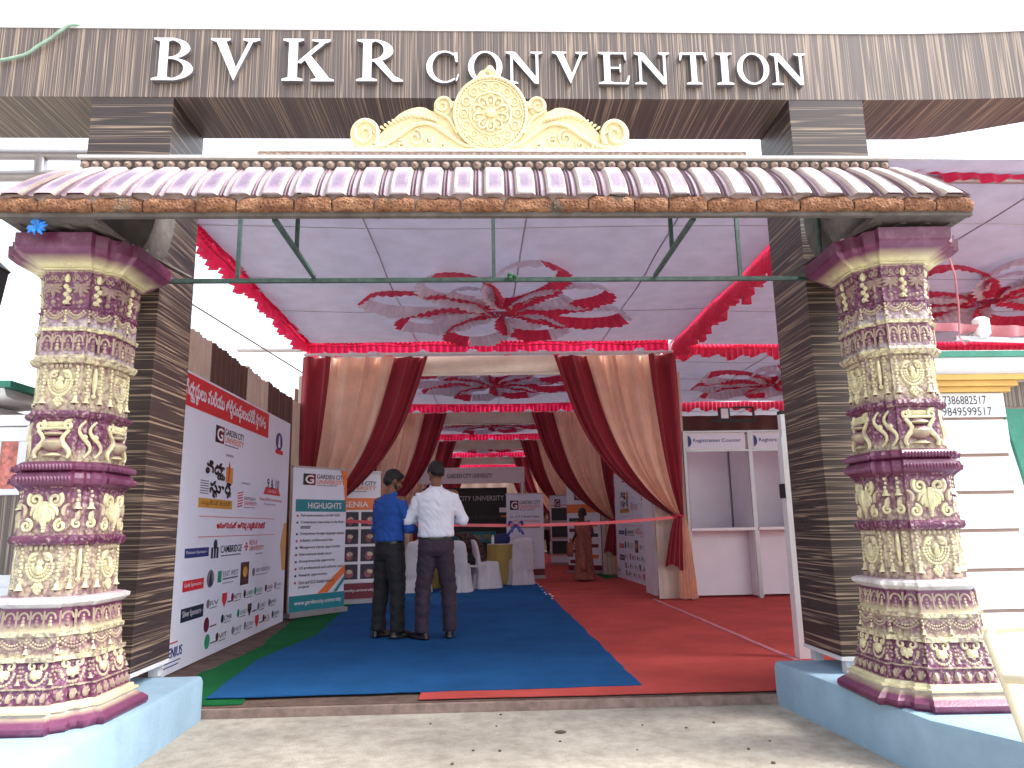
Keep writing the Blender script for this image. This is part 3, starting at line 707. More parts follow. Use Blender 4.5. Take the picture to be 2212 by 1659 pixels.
    for z0, z1, h0, h1, fn in ((.19, .27, .335, .325, orn_smallleaf), (.29, .47, .322, .298, orn_palm), (.495, .60, .292, .285, orn_scallop), (.645, .765, .281, .272, orn_arcade),
                               (.845, 1.09, .246, .241, orn_medallion), (1.14, 1.335, .249, .244, orn_leaf), (1.485, 1.68, .233, .230, orn_pot), (1.735, 1.985, .227, .224, orn_medallion),
                               (2.04, 2.12, .240, .240, orn_arcade), (2.165, 2.245, .238, .238, orn_scallop), (2.265, 2.40, .237, .248, orn_neck)):
        band_panels(nh(h0), nz(z0), nz(z1), fn, nh(h1)).build('relief', 'relief_paint', p, 50, True)
    mb = MB()
    for hw, z in ((.279, 1.175), (.273, 1.238)):
        for k in ('front', 'right', 'left'):
            F = PF(hw, k); n = 16
            for i in range(n): lobe(mb, F, F.w()*2*((i+.5)/n-.5), z+0.012, 0.03, 150, 0.005, PUR, 0.3)
    mb.build('relief', 'relief_paint', p, 50, True)
    return p
colm = carved_column((-2.22, 4.135, 0.2), 'carved purple and cream column standing left of the entrance')
c2 = copy_tree(colm, (2.325, 4.09, 0.2), radians(-2), 'carved purple and cream column standing right of the entrance')

# ================================================================== GATE ROOF
roof = empty('gate_roof', (0.07, 3.6, 2.67), 0, 'small tiled gate roof with a rough laterite eave over the entrance', 'roof')
def RL(x, y, z): return (x-0.07, y-3.6, z-2.67)
XL, XR = -2.46, 2.60
rnd = random.Random(11); mb = MB(); x = XL
i = 0
while x < XR-0.05:
    w = rnd.uniform(0.17, 0.30); w = min(w, XR-x); n = 8; zt = 2.772+rnd.uniform(-.006, .012)
    yf = 3.56+rnd.uniform(-.008, .008)
    prof = [(yf+0.012, 2.697), (yf, 2.705), (yf-0.006, 2.74), (yf, zt-0.018), (yf+0.02, zt), (3.66, zt+0.004), (3.66, 2.697)]
    rings = []
    for k in range(n+1):
        u = k/n; e = 0.012*(1 if k in (0, n) else 0)
        rings.append([RL(x+0.004+(w-0.008)*u, yy+e*0.6+rnd.uniform(-.005, .005), zz-(e if zz > 2.75 else 0)+rnd.uniform(-.005, .005)) for yy, zz in prof])
    mb.loft([r[::-1] for r in rings]); x += w; i += 1
for side, xx in ((-1, XL), (1, XR)):
    y = 3.66
    while y < 4.5:
        w = rnd.uniform(.2, .3); mb.loft([[RL(xx+side*(rnd.uniform(-.006, .006)), yy, zz) for xx2, zz in ((0, 0),)] for yy in ()] or [[RL(xx-side*0.0, y, 2.70), RL(xx-side*0.0, y+w-.006, 2.70), RL(xx, y+w-.006, 2.79), RL(xx, y, 2.79)], [RL(xx-side*0.1, y, 2.70), RL(xx-side*0.1, y+w-.006, 2.70), RL(xx-side*0.1, y+w-.006, 2.80), RL(xx-side*0.1, y, 2.80)]])
        y += w
mb.build('laterite_edge', 'laterite', roof, 50)
mb = MB(); mb.box(*[v-0.07 for v in (XL+.01, XR-.01)], -0.014, 0.018, 0.004, 0.027); mb.build('drip_slab', 'soffit_grey', roof)
mb = MB()
for x0, x1 in ((XL+0.02, -1.98), (2.08, XR-0.02)):
    mb.box(x0-.07, x1-.07, 0.020, 1.0, 0.006, 0.03)
    for k in range(4):
        xx = x0-.07+(x1-x0)*(0.1+0.27*k); mb.bar((xx, 0.075, 0.0), (xx+(0.18 if x0 < 0 else -0.18), 0.9, 0.0), 0.035, 0.012)
mb.build('soffit', 'soffit_grey', roof)
# corbels: quarter arches between column head and soffit, inner side
for s, xc in ((-1, -1.95), (1, 2.10)):
    m = MB(); P = [(xc-s*0.02+s*0.5, 2.60), (xc-s*0.02+s*0.5, 3.06), (xc-s*0.04, 3.06), (xc-s*0.04, 2.98)]+[(xc-s*0.04+s*0.22*(1-cos(pi/2*t/8)), 2.98-0.36*sin(pi/2*t/8)) for t in range(1, 9)]
    m.prism([(a-.07, b-2.67) for a, b in (P if s > 0 else P[::-1])], 0.55, 0.80); m.build('corbel', 'soffit_grey', roof, 40)
# tiles
NT = 31
TX0, TX1 = XL+0.02, XR-0.02
def tprof(t):   # t 0 eave .. 1 top
    y = 3.572+0.05*t+0.11*t*t; z = 2.778+0.222*t; return y, z
def tile_pt(u, t):
    y, z = tprof(t); x = TX0+(TX1-TX0)*u; x += 0.26*t*(math.exp(-(x-TX0)/0.55)-math.exp(-(TX1-x)/0.55))
    ph = (u*NT) % 1.0
    h = 0.0
    if 0.10 < ph < 0.78: h = 0.028*min(1, (ph-0.10)/0.09, (0.78-ph)/0.09)
    if 0.20 < ph < 0.68 and 0.10 < t < 0.86: h -= 0.008
    for c in (0.86, 0.95):
        if abs(ph-c) < 0.03: h = 0.012
    return RL(x, y-h*0.95, z+h*0.25)
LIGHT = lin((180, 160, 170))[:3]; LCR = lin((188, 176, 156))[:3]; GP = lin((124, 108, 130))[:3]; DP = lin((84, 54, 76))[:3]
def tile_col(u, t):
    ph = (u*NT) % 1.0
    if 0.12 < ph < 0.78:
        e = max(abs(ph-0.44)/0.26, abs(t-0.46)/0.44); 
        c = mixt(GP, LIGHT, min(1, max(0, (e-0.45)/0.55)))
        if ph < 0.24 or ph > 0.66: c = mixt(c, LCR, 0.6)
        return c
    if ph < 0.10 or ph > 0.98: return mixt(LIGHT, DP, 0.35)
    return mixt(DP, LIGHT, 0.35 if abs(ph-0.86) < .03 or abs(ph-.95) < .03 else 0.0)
mb = MB(); mb.box(XL+.02-.07, XR-.02-.07, -0.008, 0.05, 0.03, 0.128); mb.build('mortar_lip', 'mortar', roof)
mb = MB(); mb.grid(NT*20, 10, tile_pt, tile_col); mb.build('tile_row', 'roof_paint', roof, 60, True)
mb = MB()
for side in (-1, 1):   # hipped ends
    def hp_(u, t, side=side):
        y, z = tprof(t); x = (TX0+0.26*t) if side < 0 else (TX1-0.26*t); yy = y+(4.55-y)*u; k = (u*4) % 1; h = 0.02*min(1, k/.1, (1-k)/.1); return RL(x+side*h, yy, z+h*.3)
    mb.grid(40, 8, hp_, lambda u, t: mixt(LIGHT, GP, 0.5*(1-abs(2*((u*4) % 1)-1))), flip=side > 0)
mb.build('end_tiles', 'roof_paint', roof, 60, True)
BX0, BX1 = -2.14, 2.26
mb = MB(); mb.box(BX0-.07, BX1-.07, 0.135, 0.30, 0.325, 0.392); mb.build('bead_course', 'soffit_grey', roof)
mb = MB(); n = 78
for k in range(n):
    xx = BX0-.07+(BX1-BX0)*(k+.5)/n; rr = rnd.uniform(.020, .025)
    mb.ell((xx, 0.128, 0.360), (rr, 0.016, rr), 10, 6); mb.ell((xx+rnd.uniform(-.004, .004), 0.112, 0.360), (rr*.45, 0.010, rr*.45), 6, 4)
mb.build('bead_row', 'bead_stone', roof, 50)
mb = MB()
mb.box(BX0-.075, BX1-.065, 0.108, 0.55, 0.394, 0.408); mb.build('top_course', 'wall_white', roof)
mb = MB(); mb.box(-1.30, 1.42, 0.205, 0.55, 0.409, 0.480)
for k in range(70): mb.ell((-1.29+2.70*(k+.5)/70, 0.206, 0.463+rnd.uniform(-.003, .003)), (0.018, 0.012, 0.013), 6, 4)
mb.build('upper_bead_row', 'bead_stone', roof, 50)
mb = MB(); mb.box(-1.32, 1.44, 0.19, 0.56, 0.481, 0.490); mb.build('upper_course', 'wall_white', roof)
mb = MB(); mb.box(-.80, .76, 0.295, 0.45, 0.491, 0.530); mb.build('crest_base', 'wall_white', roof)

# crest
crest = empty('crest_ornament', (0.053, 3.90, 3.196), 0, 'cream moulded crest with a flower medallion and scrolls on the roof ridge', 'ornament')
K = 0.000915
def cp(x, z): return (x*K, z*K*1.20)
def sm(P): return [(p.x, p.z) for p in spline([(a, 0, b) for a, b in P], 5)]
half = [(0, 12), (780, 12), (800, 30), (815, 70), (760, 90), (690, 105), (655, 150), (600, 205), (540, 245), (470, 262), (400, 258), (355, 240), (330, 225), (260, 300), (0, 300)]
out_r = [(0, 10)]+sm([(790, 10), (800, 60), (745, 85), (690, 110), (640, 160), (570, 225), (490, 258), (420, 262), (350, 240), (280, 300)])+[(0, 300)]
mb = MB()
full = out_r+[(-x, z) for x, z in out_r[::-1]]
P2 = []
for a in full:
    if not P2 or (abs(a[0]-P2[-1][0])+abs(a[1]-P2[-1][1])) > 1: P2.append(a)
mb.prism([cp(*a) for a in P2], 0.01, 0.085)
mb.mi = 0
mb.prism([cp(235*cos(2*pi*k/40), 218+232*sin(2*pi*k/40)*0.93) for k in range(40)], -0.008, 0.095)
mb.prism([cp(*a) for a in sm([(-75, 420), (-80, 445), (-60, 470), (-35, 480), (-15, 500), (0, 506), (15, 500), (32, 478), (55, 462), (80, 430), (110, 405)])+[(0, 380)]], 0.0, 0.08)
mb.build('slab', 'crest_paint', crest, 40)
mb = MB()
for s in (-1, 1):
    for cx, cz, r, th, tr, st in ((785, 108, 88, 15, 1.6, 225), (300, 268, 55, 12, 1.4, 200)):
        mb.prism([cp(s*cx+r*1.02*cos(2*pi*k/24)*1.0, cz+r*1.02*sin(2*pi*k/24)) for k in range(24)], 0.004, 0.08)
        pts = []; rr = []
        for k in range(37):
            t = k/36; an = radians(st)-2*pi*tr*t; q = r*(1-0.8*t)
            x, z = cp(s*(cx+q*cos(an)), cz+q*sin(an)); pts.append((x, -0.002, z)); rr.append(th*K*(1-0.4*t))
        mb.tube(pts, rr, 6)
    pts = [cp(s*a, b) for a, b in sm([(0, 30), (150, 40), (250, 90), (330, 140), (400, 165), (480, 150), (560, 100), (660, 45), (780, 25)])]
    mb.tube([(x, -0.002, z) for x, z in pts], 0.010, 6)
    pts = [cp(s*a, b) for a, b in sm([(210, 110), (260, 190), (330, 230), (350, 245)])]; mb.tube([(x, 0.0, z) for x, z in pts], 0.010, 6)
    for k in range(17):
        t = k/16; a = 330+380*t; b = 165+48*sin(pi*min(1, t*1.15))-105*max(0, t-.35)
        b = 175+30*sin(pi*t)-120*max(0, t-.4)**1.1
        x, z = cp(s*a, b); x2, z2 = cp(s*(a+26), b+30-14*t)
        mb.tube([(x, 0.004, z), ((x+x2)/2+s*0.006, -0.004, (z+z2)/2), (x2, 0.006, z2)], [0.004, 0.009, 0.004], 5)
    for cx, cz, r, st in ((470, 85, 48, 90), (390, 70, 30, 60), (560, 45, 28, 120), (300, 45, 24, 80)):
        pts = []
        for k in range(25): an = radians(st)+s*2*pi*1.3*k/24; q = r*(1-.75*k/24); x, z = cp(s*cx+q*cos(an), cz+q*sin(an)); pts.append((x, 0.002, z))
        mb.tube(pts, 0.007, 5)
    for k in range(4):
        x, z = cp(s*(610+30*k), 28+8*k); mb.ell((x, 0.004, z), (0.012, 0.010, 0.018), 6, 4)
mb.build('scroll_relief', 'crest_paint', crest, 60)
mb = MB()
def cc(r, an): return cp(r*cos(an), 218+r*0.93*sin(an))
for R_, th in ((226, .010), (205, .005), (128, .008)):
    mb.tube([(cc(R_, 2*pi*k/48)[0], -0.012, cc(R_, 2*pi*k/48)[1]) for k in range(49)], th, 5)
for k in range(60):
    x, z = cc(216, 2*pi*k/60); mb.ell((x, -0.014, z), 0.006, 5, 4)
for k in range(14):
    an = 2*pi*k/14; x, z = cc(168, an)
    pts = [(cc(168+26*cos(b), an+0.16*sin(b))[0], -0.012, cc(168+26*cos(b), an+0.16*sin(b))[1]) for b in [2*pi*j/10 for j in range(11)]]
    mb.tube(pts, 0.005, 5); mb.ell((x, -0.008, z), (0.011, 0.008, 0.011), 6, 4)
for k in range(10):
    an = 2*pi*k/10+.3
    for rr0, sc in ((44, 1.0),):
        pts = [(cc(48+62*sin(pi*j/10)**0.7*1.0, an+0.30*cos(pi*j/10))[0], -0.014-0.006*sin(pi*j/10), cc(48+62*sin(pi*j/10)**0.7, an+0.30*cos(pi*j/10))[1]) for j in range(11)]
        mb.tube(pts, 0.006, 5)
    x, z = cc(78, an); mb.ell((x, -0.010, z), (0.016, 0.008, 0.016), 8, 4)
x, z = cc(0, 0); mb.ell((x, -0.016, z), (0.030, 0.018, 0.028), 12, 6)
for k in range(8): x, z = cc(24, k*pi/4); mb.ell((x, -0.026, z), 0.008, 5, 4)
for a, b, r in ((-45, 440, 16), (0, 470, 20), (45, 438, 16), (0, 430, 14)):
    x, z = cp(a, b); mb.ell((x, -0.006, z), (r*K*1.3, 0.012, r*K*1.3), 8, 5)
mb.build('medallion', 'crest_paint', crest, 60)

# green frame under the roof
fr = empty('metal_frame', (0.07, 4.6, 2.67), 0, 'rusty green metal frame of square bars hanging under the roof', 'frame')
mb = MB()
def FL(x, y, z): return (x-0.07, y-4.6, z-2.67)
mb.bar(FL(-2.06, 4.585, 2.672), FL(2.13, 4.585, 2.672), 0.026)
mb.build('lower_bar', 'green_metal', fr)
for x in (-1.57, 0.07, 1.69):
    m = MB(); m.bar(FL(x, 4.585, 2.686), FL(x, 4.585, 3.3), 0.024); m.build('upright_bar', 'green_metal', fr)
for x, yy in ((-1.08, 4.12), (1.12, 4.12)):
    m = MB(); m.bar(FL(x, 4.57, 2.690), FL(x, 3.66, 2.690), 0.026, 0.02); m.build('joist', 'green_metal', fr)
    m = MB(); m.bar(FL(x, yy, 2.702), FL(x, yy, 3.12), 0.022); m.build('hanger', 'green_metal', fr)
for x in (-1.98, 2.05):
    m = MB(); m.tube([FL(x, 4.2, 2.55), FL(x, 4.2, 3.15)], 0.014, 8); m.build('pipe', 'green_metal', fr, 50)
m = MB(); rnd = random.Random(4)
for k in range(9): m.ell((0.19+rnd.uniform(-.02, .02), 4.565+rnd.uniform(-.015, .015), 2.68+rnd.uniform(-.02, .02)), (rnd.uniform(.01, .02),)*3, 6, 4)
tag(m.build('knotted_string', 'leaf_green'), 'green knot of string tied on the bar under the roof', 'knot')
m = MB()
for k in range(14):
    a = rnd.uniform(0, 6.28); c0 = Vector((-2.27, 3.64, 2.645)); m.tube([c0, c0+Vector((cos(a)*.03, -.01, sin(a)*.03)), c0+Vector((cos(a)*.05, rnd.uniform(-.02, .02), sin(a)*.05+rnd.uniform(-.01, .01)))], [0.006, 0.012, 0.003], 5)
tag(m.build('plastic_flower', 'poly_blue'), 'crumpled blue plastic flower tucked under the left eave', 'decoration')

# ================================================================== TENT
ZC = 3.90
ARCH_Y = [11.2, 16.9, 22.5, 28.1, 33.7]
XC = 0.11; AW = 2.80      # arch centre and half width
def ruffle(mb, pts, drop, amp=0.035, wl=0.11, rows=4, jag=0.25, seed=1, tilt=0.0, top_amp=0.3):
    """a gathered frill hanging from the line pts"""
    rnd = random.Random(seed); P = [Vector(p) for p in pts]; out_ = []; 
    L = [0]
    for a, b in zip(P[:-1], P[1:]): L.append(L[-1]+(b-a).length)
    n = max(6, int(L[-1]/wl*6)); k = 0
    samp = []
    for i in range(n+1):
        s = L[-1]*i/n
        while k < len(P)-2 and L[k+1] < s: k += 1
        t = (s-L[k])/max(L[k+1]-L[k], 1e-6); p = P[k].lerp(P[k+1], t); d = (P[k+1]-P[k]).normalized()
        samp.append((p, Vector((-d.y, d.x, 0)).normalized() if abs(d.z) < .95 else Vector((1, 0, 0)), s))
    ph = [rnd.uniform(0, 6.28) for _ in range(4)]
    base = len(mb.v)
    for j in range(rows+1):
        t = j/rows
        for p, nn, s in samp:
            w = sin(2*pi*s/wl+1.2*sin(s*3.1+ph[0]))*amp*(top_amp+(1-top_amp)*t) + sin(s*2.3+ph[1])*amp*0.7*t
            dd = drop*t*(1+jag*sin(s*7.3+ph[2])*t*0.5+jag*0.6*sin(s*17+ph[3])*t)
            mb.av(p+nn*(w+tilt*t)+Vector((0, 0, -dd)))
    m = n+1
    for j in range(rows):
        for i in range(n): a = base+j*m+i; mb.af((a, a+1, a+m+1, a+m))
def canopy(x0, x1, y0, y1, label, seed, flower=True, flower_label='', seams=(0.28, 0.55, 0.80)):
    rnd = random.Random(seed)
    o = empty('tent_canopy', ((x0+x1)/2, (y0+y1)/2, ZC), 0, label, 'canopy', 'white tent ceiling cloths')
    hx, hy = (x1-x0)/2, (y1-y0)/2
    mb = MB(); p1, p2 = rnd.uniform(0, 6), rnd.uniform(0, 6)
    def sag(u, v):
        return -0.05*sin(pi*u)*sin(pi*v)*1.0+0.010*sin(9*u+p1+3*v)+0.012*sin(13*v+p2)+0.04*abs(sin(pi*3*v))*-0.5
    mb.grid(40, 40, lambda u, v: (-hx+2*hx*u, -hy+2*hy*v, sag(u, v)), flip=True)
    mb.build('ceiling_cloth', 'canopy', o, 80)
    sm_ = MB()
    for u in seams:
        w = rnd.uniform(-.03, .03); sm_.tube([(-hx+2*hx*(u+w*v/12), -hy+2*hy*v/12, sag(u, v/12)-0.004) for v in range(13)], 0.008, 4)
    for v in (0.2, 0.45, 0.7): sm_.tube([(-hx+2*hx*u/12, -hy+2*hy*v, sag(u/12, v)-0.004) for u in range(13)], 0.004, 4)
    sm_.build('seam', 'alu', o, 40)
    return o
def ceiling_flower(cx, cy, label, seed=0, R=1.62):
    o = empty('ceiling_flower', (cx, cy, ZC-0.06), radians(seed*7), label, 'decoration', 'ruffled red and white cloth flowers on the tent ceilings')
    n = 8
    for k in range(n):
        a0 = 2*pi*k/n+0.25
        def petal(r0, r1, wd, m=24, part=(0, 1)):
            P = []
            for i in range(m+1):
                t = part[0]+(part[1]-part[0])*i/m; th = 2*pi*t
                r = (r0+r1)/2-(r1-r0)/2*cos(th); w = wd*sin(th)*(0.55+0.45*(1-cos(th))/2)
                P.append((r*cos(a0)-w*sin(a0), r*sin(a0)+w*cos(a0), 0))
            return P
        rr = R*(1.0 if k % 2 == 0 else 0.86)
        m = MB(); ruffle(m, petal(0.30, rr, 0.40, part=(0.0, 0.5)), 0.12, 0.028, 0.09, 4, .15, k, 0.13); m.build('petal', 'red_cloth', o, 70)
        m = MB(); ruffle(m, petal(0.30, rr, 0.40, part=(0.5, 1.0)), 0.12, 0.028, 0.09, 4, .15, k+9, 0.13); m.build('petal', 'frill_white', o, 70)
        if k % 2: m = MB(); ruffle(m, petal(0.42, rr*0.62, 0.18, part=(0.1, 0.9)), 0.09, 0.022, 0.08, 4, .15, k+19, 0.10); m.build('inner_petal', 'frill_white', o, 70)
    m = MB(); ruffle(m, [(0.30*cos(2*pi*i/20), 0.30*sin(2*pi*i/20), 0) for i in range(21)], 0.12, 0.03, 0.08, 4, .1, 77, 0.12); m.build('flower_centre', 'red_cloth', o, 70)
    return o
canopy(-2.66, 2.93, 5.45, 11.02, 'white ceiling cloth just inside the gate above the blue carpet', 1)
ceiling_flower(0.20, 8.95, 'red and white ruffled cloth flower on the ceiling just inside the gate', 0)
fl_labels = ['second cloth flower, seen beyond the first curtained arch', 'third cloth flower, seen beyond the second curtained arch', 'fourth cloth flower, deep in the tent aisle']
cl_labels = ['ceiling cloth behind the first curtained arch', 'ceiling cloth behind the second curtained arch', 'ceiling cloth behind the third curtained arch', 'ceiling cloth at the far end of the aisle']
for i in range(4):
    canopy(-2.66, 2.93, ARCH_Y[i]+0.22, ARCH_Y[i+1]+0.05, cl_labels[i], 10+i)
    if i < 3: ceiling_flower(0.15, ARCH_Y[i]+2.6, fl_labels[i], 0)
for i, (a, b, l) in enumerate(((5.3, 11.3, 'ceiling cloth on the far right above the white pier'), (11.45, 16.9, 'ceiling cloth above the registration counters'), (17.0, 22.6, 'ceiling cloth beyond the registration counters'))):
    canopy(3.05, 9.2, a, b, l, 20+i)
ceiling_flower(6.2, 8.6, 'large cloth flower seen right of the right carved column', 3)
ceiling_flower(5.6, 14.0, 'cloth flower above the registration counters', 2)
# valances
def valance(p, q, label, mtl='pink_cloth', drop=0.26, seed=1, amp=0.04, group='pink frills along the tent edges', z=ZC, two=True):
    o = empty('valance', p[:2]+(z,), 0, label, 'frill', group); n = 24
    P = [(p[0]+(q[0]-p[0])*i/n-p[0], p[1]+(q[1]-p[1])*i/n-p[1], 0.012*sin(i*1.7)) for i in range(n+1)]
    m = MB(); ruffle(m, P, drop, amp, 0.10, 5, .3, seed, 0.03); m.build('frill', mtl, o, 70)
    if two:
        m = MB(); ruffle(m, [(a, b, c+0.05) for a, b, c in P], 0.09, amp*0.6, 0.07, 3, .2, seed+5, -0.05); m.build('upper_frill', 'pink_cloth', o, 70)
        P2 = [(a, b, c-0.06) for a, b, c in P]; m = MB(); m.tube(P2, 0.01, 5); m.build('cord', 'red_cloth', o)
    return o
valance((-2.66, 5.5), (-2.68, 11.2), 'pink frill along the left edge of the first ceiling cloth', 'pink_cloth', 0.16, 3, 0.05)
valance((-2.70, 11.05), (2.85, 11.05), 'pink frill above the first curtained arch', 'pink_cloth', 0.17, 5)
valance((2.98, 5.6), (2.98, 11.25), 'wide red frill along the right edge of the first ceiling cloth', 'red_cloth', 0.30, 7, 0.05)
valance((3.05, 11.38), (9.2, 11.38), 'pink frill behind the right pillar above the counters', 'red_cloth', 0.2, 9)
valance((3.05, 17.0), (9.2, 17.0), 'pink frill far behind the registration counters', 'red_cloth', 0.2, 19, two=False)
for i in range(1, 5):
    valance((-2.70, ARCH_Y[i]+0.05), (2.95, ARCH_Y[i]+0.05), ['pink frill above the second curtained arch', 'pink frill above the third curtained arch', 'pink frill above the fourth curtained arch', 'pink frill at the far end of the tent'][i-1], 'pink_cloth', 0.2, 30+i, two=i < 3)
    valance((2.98, ARCH_Y[i-1]+.25), (2.98, ARCH_Y[i]), ['pink frill on the right edge of the second bay', 'pink frill on the right edge of the third bay', 'pink frill on the right edge of the fourth bay', 'pink frill on the right edge of the last bay'][i-1], 'red_cloth', 0.24, 40+i, two=False)
    valance((-2.70, ARCH_Y[i-1]+.25), (-2.70, ARCH_Y[i]), ['pink frill on the left edge of the second bay', 'pink frill on the left edge of the third bay', 'pink frill on the left edge of the fourth bay', 'pink frill on the left edge of the last bay'][i-1], 'pink_cloth', 0.2, 50+i, two=False)
# frames of the tent
def tframe(pts, label, r=0.035, name='tent_tube', mtl='white_paint'):
    m = MB()
    for p, q in pts: m.tube([p, q], r, 10)
    return tag(m.build(name, mtl, None, 50), label, 'tube')
tframe([((-3.75, 11.14, 3.84), (-2.74, 11.14, 3.83))], 'thick white tube end sticking out left of the first arch', 0.055)
tframe([((-2.72, 11.02, 3.705), (3.0, 11.02, 3.705))], 'thin white rail along the top of the first curtained arch', 0.022)
tframe([((-3.95, 5.62, 4.10), (-2.3, 5.62, 4.09)), ((-3.95, 5.62, 3.91), (-2.3, 5.62, 3.93)), ((-3.53, 5.62, 3.91), (-3.53, 5.62, 4.10)), ((-2.40, 5.62, 3.91), (-2.40, 5.62, 4.10)), ((-1.9, 5.62, 3.95), (-2.3, 5.62, 3.95))], 'grey truss tubes behind the left end of the roof', 0.045, 'tent_truss', 'alu')
tframe([((2.9, 5.55, 4.02), (5.6, 5.55, 4.00)), ((2.9, 5.55, 3.86), (5.6, 5.55, 3.84)), ((3.62, 5.55, 3.86), (3.62, 5.55, 4.02)), ((4.1, 5.55, 3.85), (4.1, 5.55, 4.01))], 'grey truss tubes behind the right end of the roof', 0.035, 'tent_truss', 'alu')
m = MB(); ruffle(m, [(3.2, 5.5, 3.99), (3.5, 5.47, 3.93), (3.75, 5.5, 3.9), (4.3, 5.48, 3.86), (5.3, 5.5, 3.87)], 0.07, 0.03, 0.14, 3, .5, 3); tag(m.build('pink_scarf', 'pink_cloth', None, 70), 'pink cloth wound along the right truss tubes', 'cloth')
tframe([((-2.70, 5.5, 3.92), (-2.72, 11.2, 3.92))], 'thin grey tube beside the left ceiling edge', 0.022, mtl='alu')
tframe([((-3.4, 5.3, 3.55), (-2.75, 11.2, 3.45))], 'thin grey cable crossing the open sky on the left', 0.010, 'cable', 'alu')
tframe([((3.0, 5.5, 3.96), (3.0, 22.5, 3.96))], 'thin tube along the right edge of the aisle ceiling', 0.022, mtl='alu')

# curtained arches
def drape(side, cy, label):
    """side -1 left, +1 right; three cloth stripes gathered at a knot, tails below"""
    o = empty('arch_curtain', (XC, cy, 0), 0, label, 'curtain', 'maroon and peach curtains on the tent arches')
    kx, kz, zt = 2.80, 1.22, 3.67
    edges = [0.96, 1.47, 2.42, 2.84]
    kn = [2.66, 2.71, 2.77, 2.83]
    spec = [('maroon_cloth', 4), ('peach_cloth', 7), ('maroon_cloth', 3)]
    g_ = lambda t: 0.42*t+0.58*t**3.6
    for k, (mt_, nf) in enumerate(spec):
        m = MB(); rr = random.Random(k+5); ph = [rr.uniform(0, 6.28) for _ in range(3)]
        def fn(u, v, k=k, nf=nf, ph=ph):
            t = v; xt = edges[k]+(edges[k+1]-edges[k])*u; xk = kn[k]+(kn[k+1]-kn[k])*u
            x = xt+(xk-xt)*g_(t); z = zt+(kz-zt)*t
            a = 0.034*(1-0.5*t)+0.006
            w_ = u+0.035*sin(7*u+ph[2])+0.02*sin(17*u+ph[0]); y = sin(2*pi*nf*w_+ph[0]+0.9*sin(3*t+ph[1]))*a*(0.55+0.45*sin(9*u+ph[1]))+sin(2*pi*nf*0.43*w_+ph[2]+1.5*t)*a*1.5 - 0.10*sin(pi*t)*(0.6+0.4*u) - 0.012*k
            return (side*x, y, z)
        m.grid(nf*16, 30, fn, flip=side > 0); m.build('cloth_stripe', mt_, o, 80)
    for mt_, x0, x1, x2, zb, nf, yo in (('maroon_cloth', 2.70, 2.50, 2.78, 0.42, 4, -0.05), ('peach_cloth', 2.76, 2.70, 2.98, 0.03, 6, -0.02)):
        m = MB()
        def fn2(u, v):
            xk = x0+(0.10)*u; xb = x1+(x2-x1)*u; e = v**0.7
            return (side*(xk+(xb-xk)*e), yo+0.03*sin(2*pi*nf*u)*(0.3+0.7*v)+0.02*sin(7*u), kz+(zb+0.10*abs(sin(3*u+.5))*(1 if zb > .1 else 0.0)-kz)*v)
        m.grid(nf*8, 14, fn2, flip=side > 0); m.build('tail', mt_, o, 80)
    m = MB(); m.tube([(side*(2.74+0.075*cos(a)), -0.03+0.07*sin(a), kz+0.01*sin(2*a)) for a in [2*pi*i/16 for i in range(17)]], 0.018, 6); m.build('tie', 'red_cloth', o, 60)
    return o
ord_ = ['first', 'second', 'third', 'fourth', 'fifth']
for i, y in enumerate(ARCH_Y):
    for side, nm in ((-1, 'left'), (1, 'right')):
        lab = ('maroon and peach curtain tied back on the %s of the %s arch from the gate' % (nm, ord_[i]))
        if i == 0:
            if side == -1: dl = drape(-1, y-0.12, lab)
            else: dr = drape(1, y-0.12, lab)
        else: copy_tree(dl if side < 0 else dr, (XC, y-0.12, 0), 0, lab)
    h = empty('arch_header', (XC, y, 0), 0, 'plain cream cloth beam across the %s arch from the gate' % ord_[i], 'header', 'cream header cloths of the arches')
    m = MB(); m.grid(60, 6, lambda u, v: (-AW+2*AW*u, -0.02+0.006*sin(u*23)+0.008*sin(v*5+u*9), 3.70-0.26*v)); m.grid(60, 2, lambda u, v: (-AW+2*AW*u, -0.02+0.006*sin(u*23)+0.008*sin(5+u*9)+0.22*v, 3.44)); m.build('header_cloth', 'header_cloth', h, 80)
    for sx in (-1, 1):
        m = MB()
        def fnp(u, v, sx=sx):
            xx = (2.44+0.50*u) if i == 0 else (2.5+0.4*u); return (sx*xx, 0.02+0.012*sin(u*25), 0.02+3.4*v)
        m.grid(16, 12, fnp); m.build('post_cloth', 'header_cloth', h, 80)
        m = MB(); m.tube([(sx*2.84, 0.10, 0), (sx*2.84, 0.10, 3.9)], 0.04, 10); m.build('post', 'white_paint', h, 50)
# left curtain wall: alternating stripes, and its continuation
def curtain_wall(x, y0, y1, z1, first, label, seams, flip, name='curtain_wall'):
    o = empty(name, (x, y0, 0), 0, label, 'curtain wall'); ys = [y0]+seams+[y1]; k = first
    for a, b in zip(ys[:-1], ys[1:]):
        m = MB(); nf = max(3, int((b-a)/0.10)); rr = random.Random(int(a*10)); p = rr.uniform(0, 6)
        m.grid(nf*6, 8, lambda u, v: (0.022*sin(2*pi*nf*u+p+0.5*v)+0.012*sin(2*pi*nf*.31*u)+0.03*(1-v)*sin(3*u+p), (a-y0)+(b-a)*u, 0.0+(z1+0.02*sin(3*u+a))*v), flip=flip)
        m.build('cloth_panel', 'wall_beige' if k % 2 else 'wall_brown', o, 80); k += 1
    return o
curtain_wall(-2.74, 5.25, 11.4, 2.96, 0, 'brown and beige striped cloth wall behind the big left banner', [5.85, 7.32, 8.45, 9.3, 10.55], True)
curtain_wall(-2.95, 11.5, 34, 3.3, 0, 'striped cloth wall along the far left side of the tent', [13.2, 15.2, 17, 19, 21, 24, 27, 30], True)
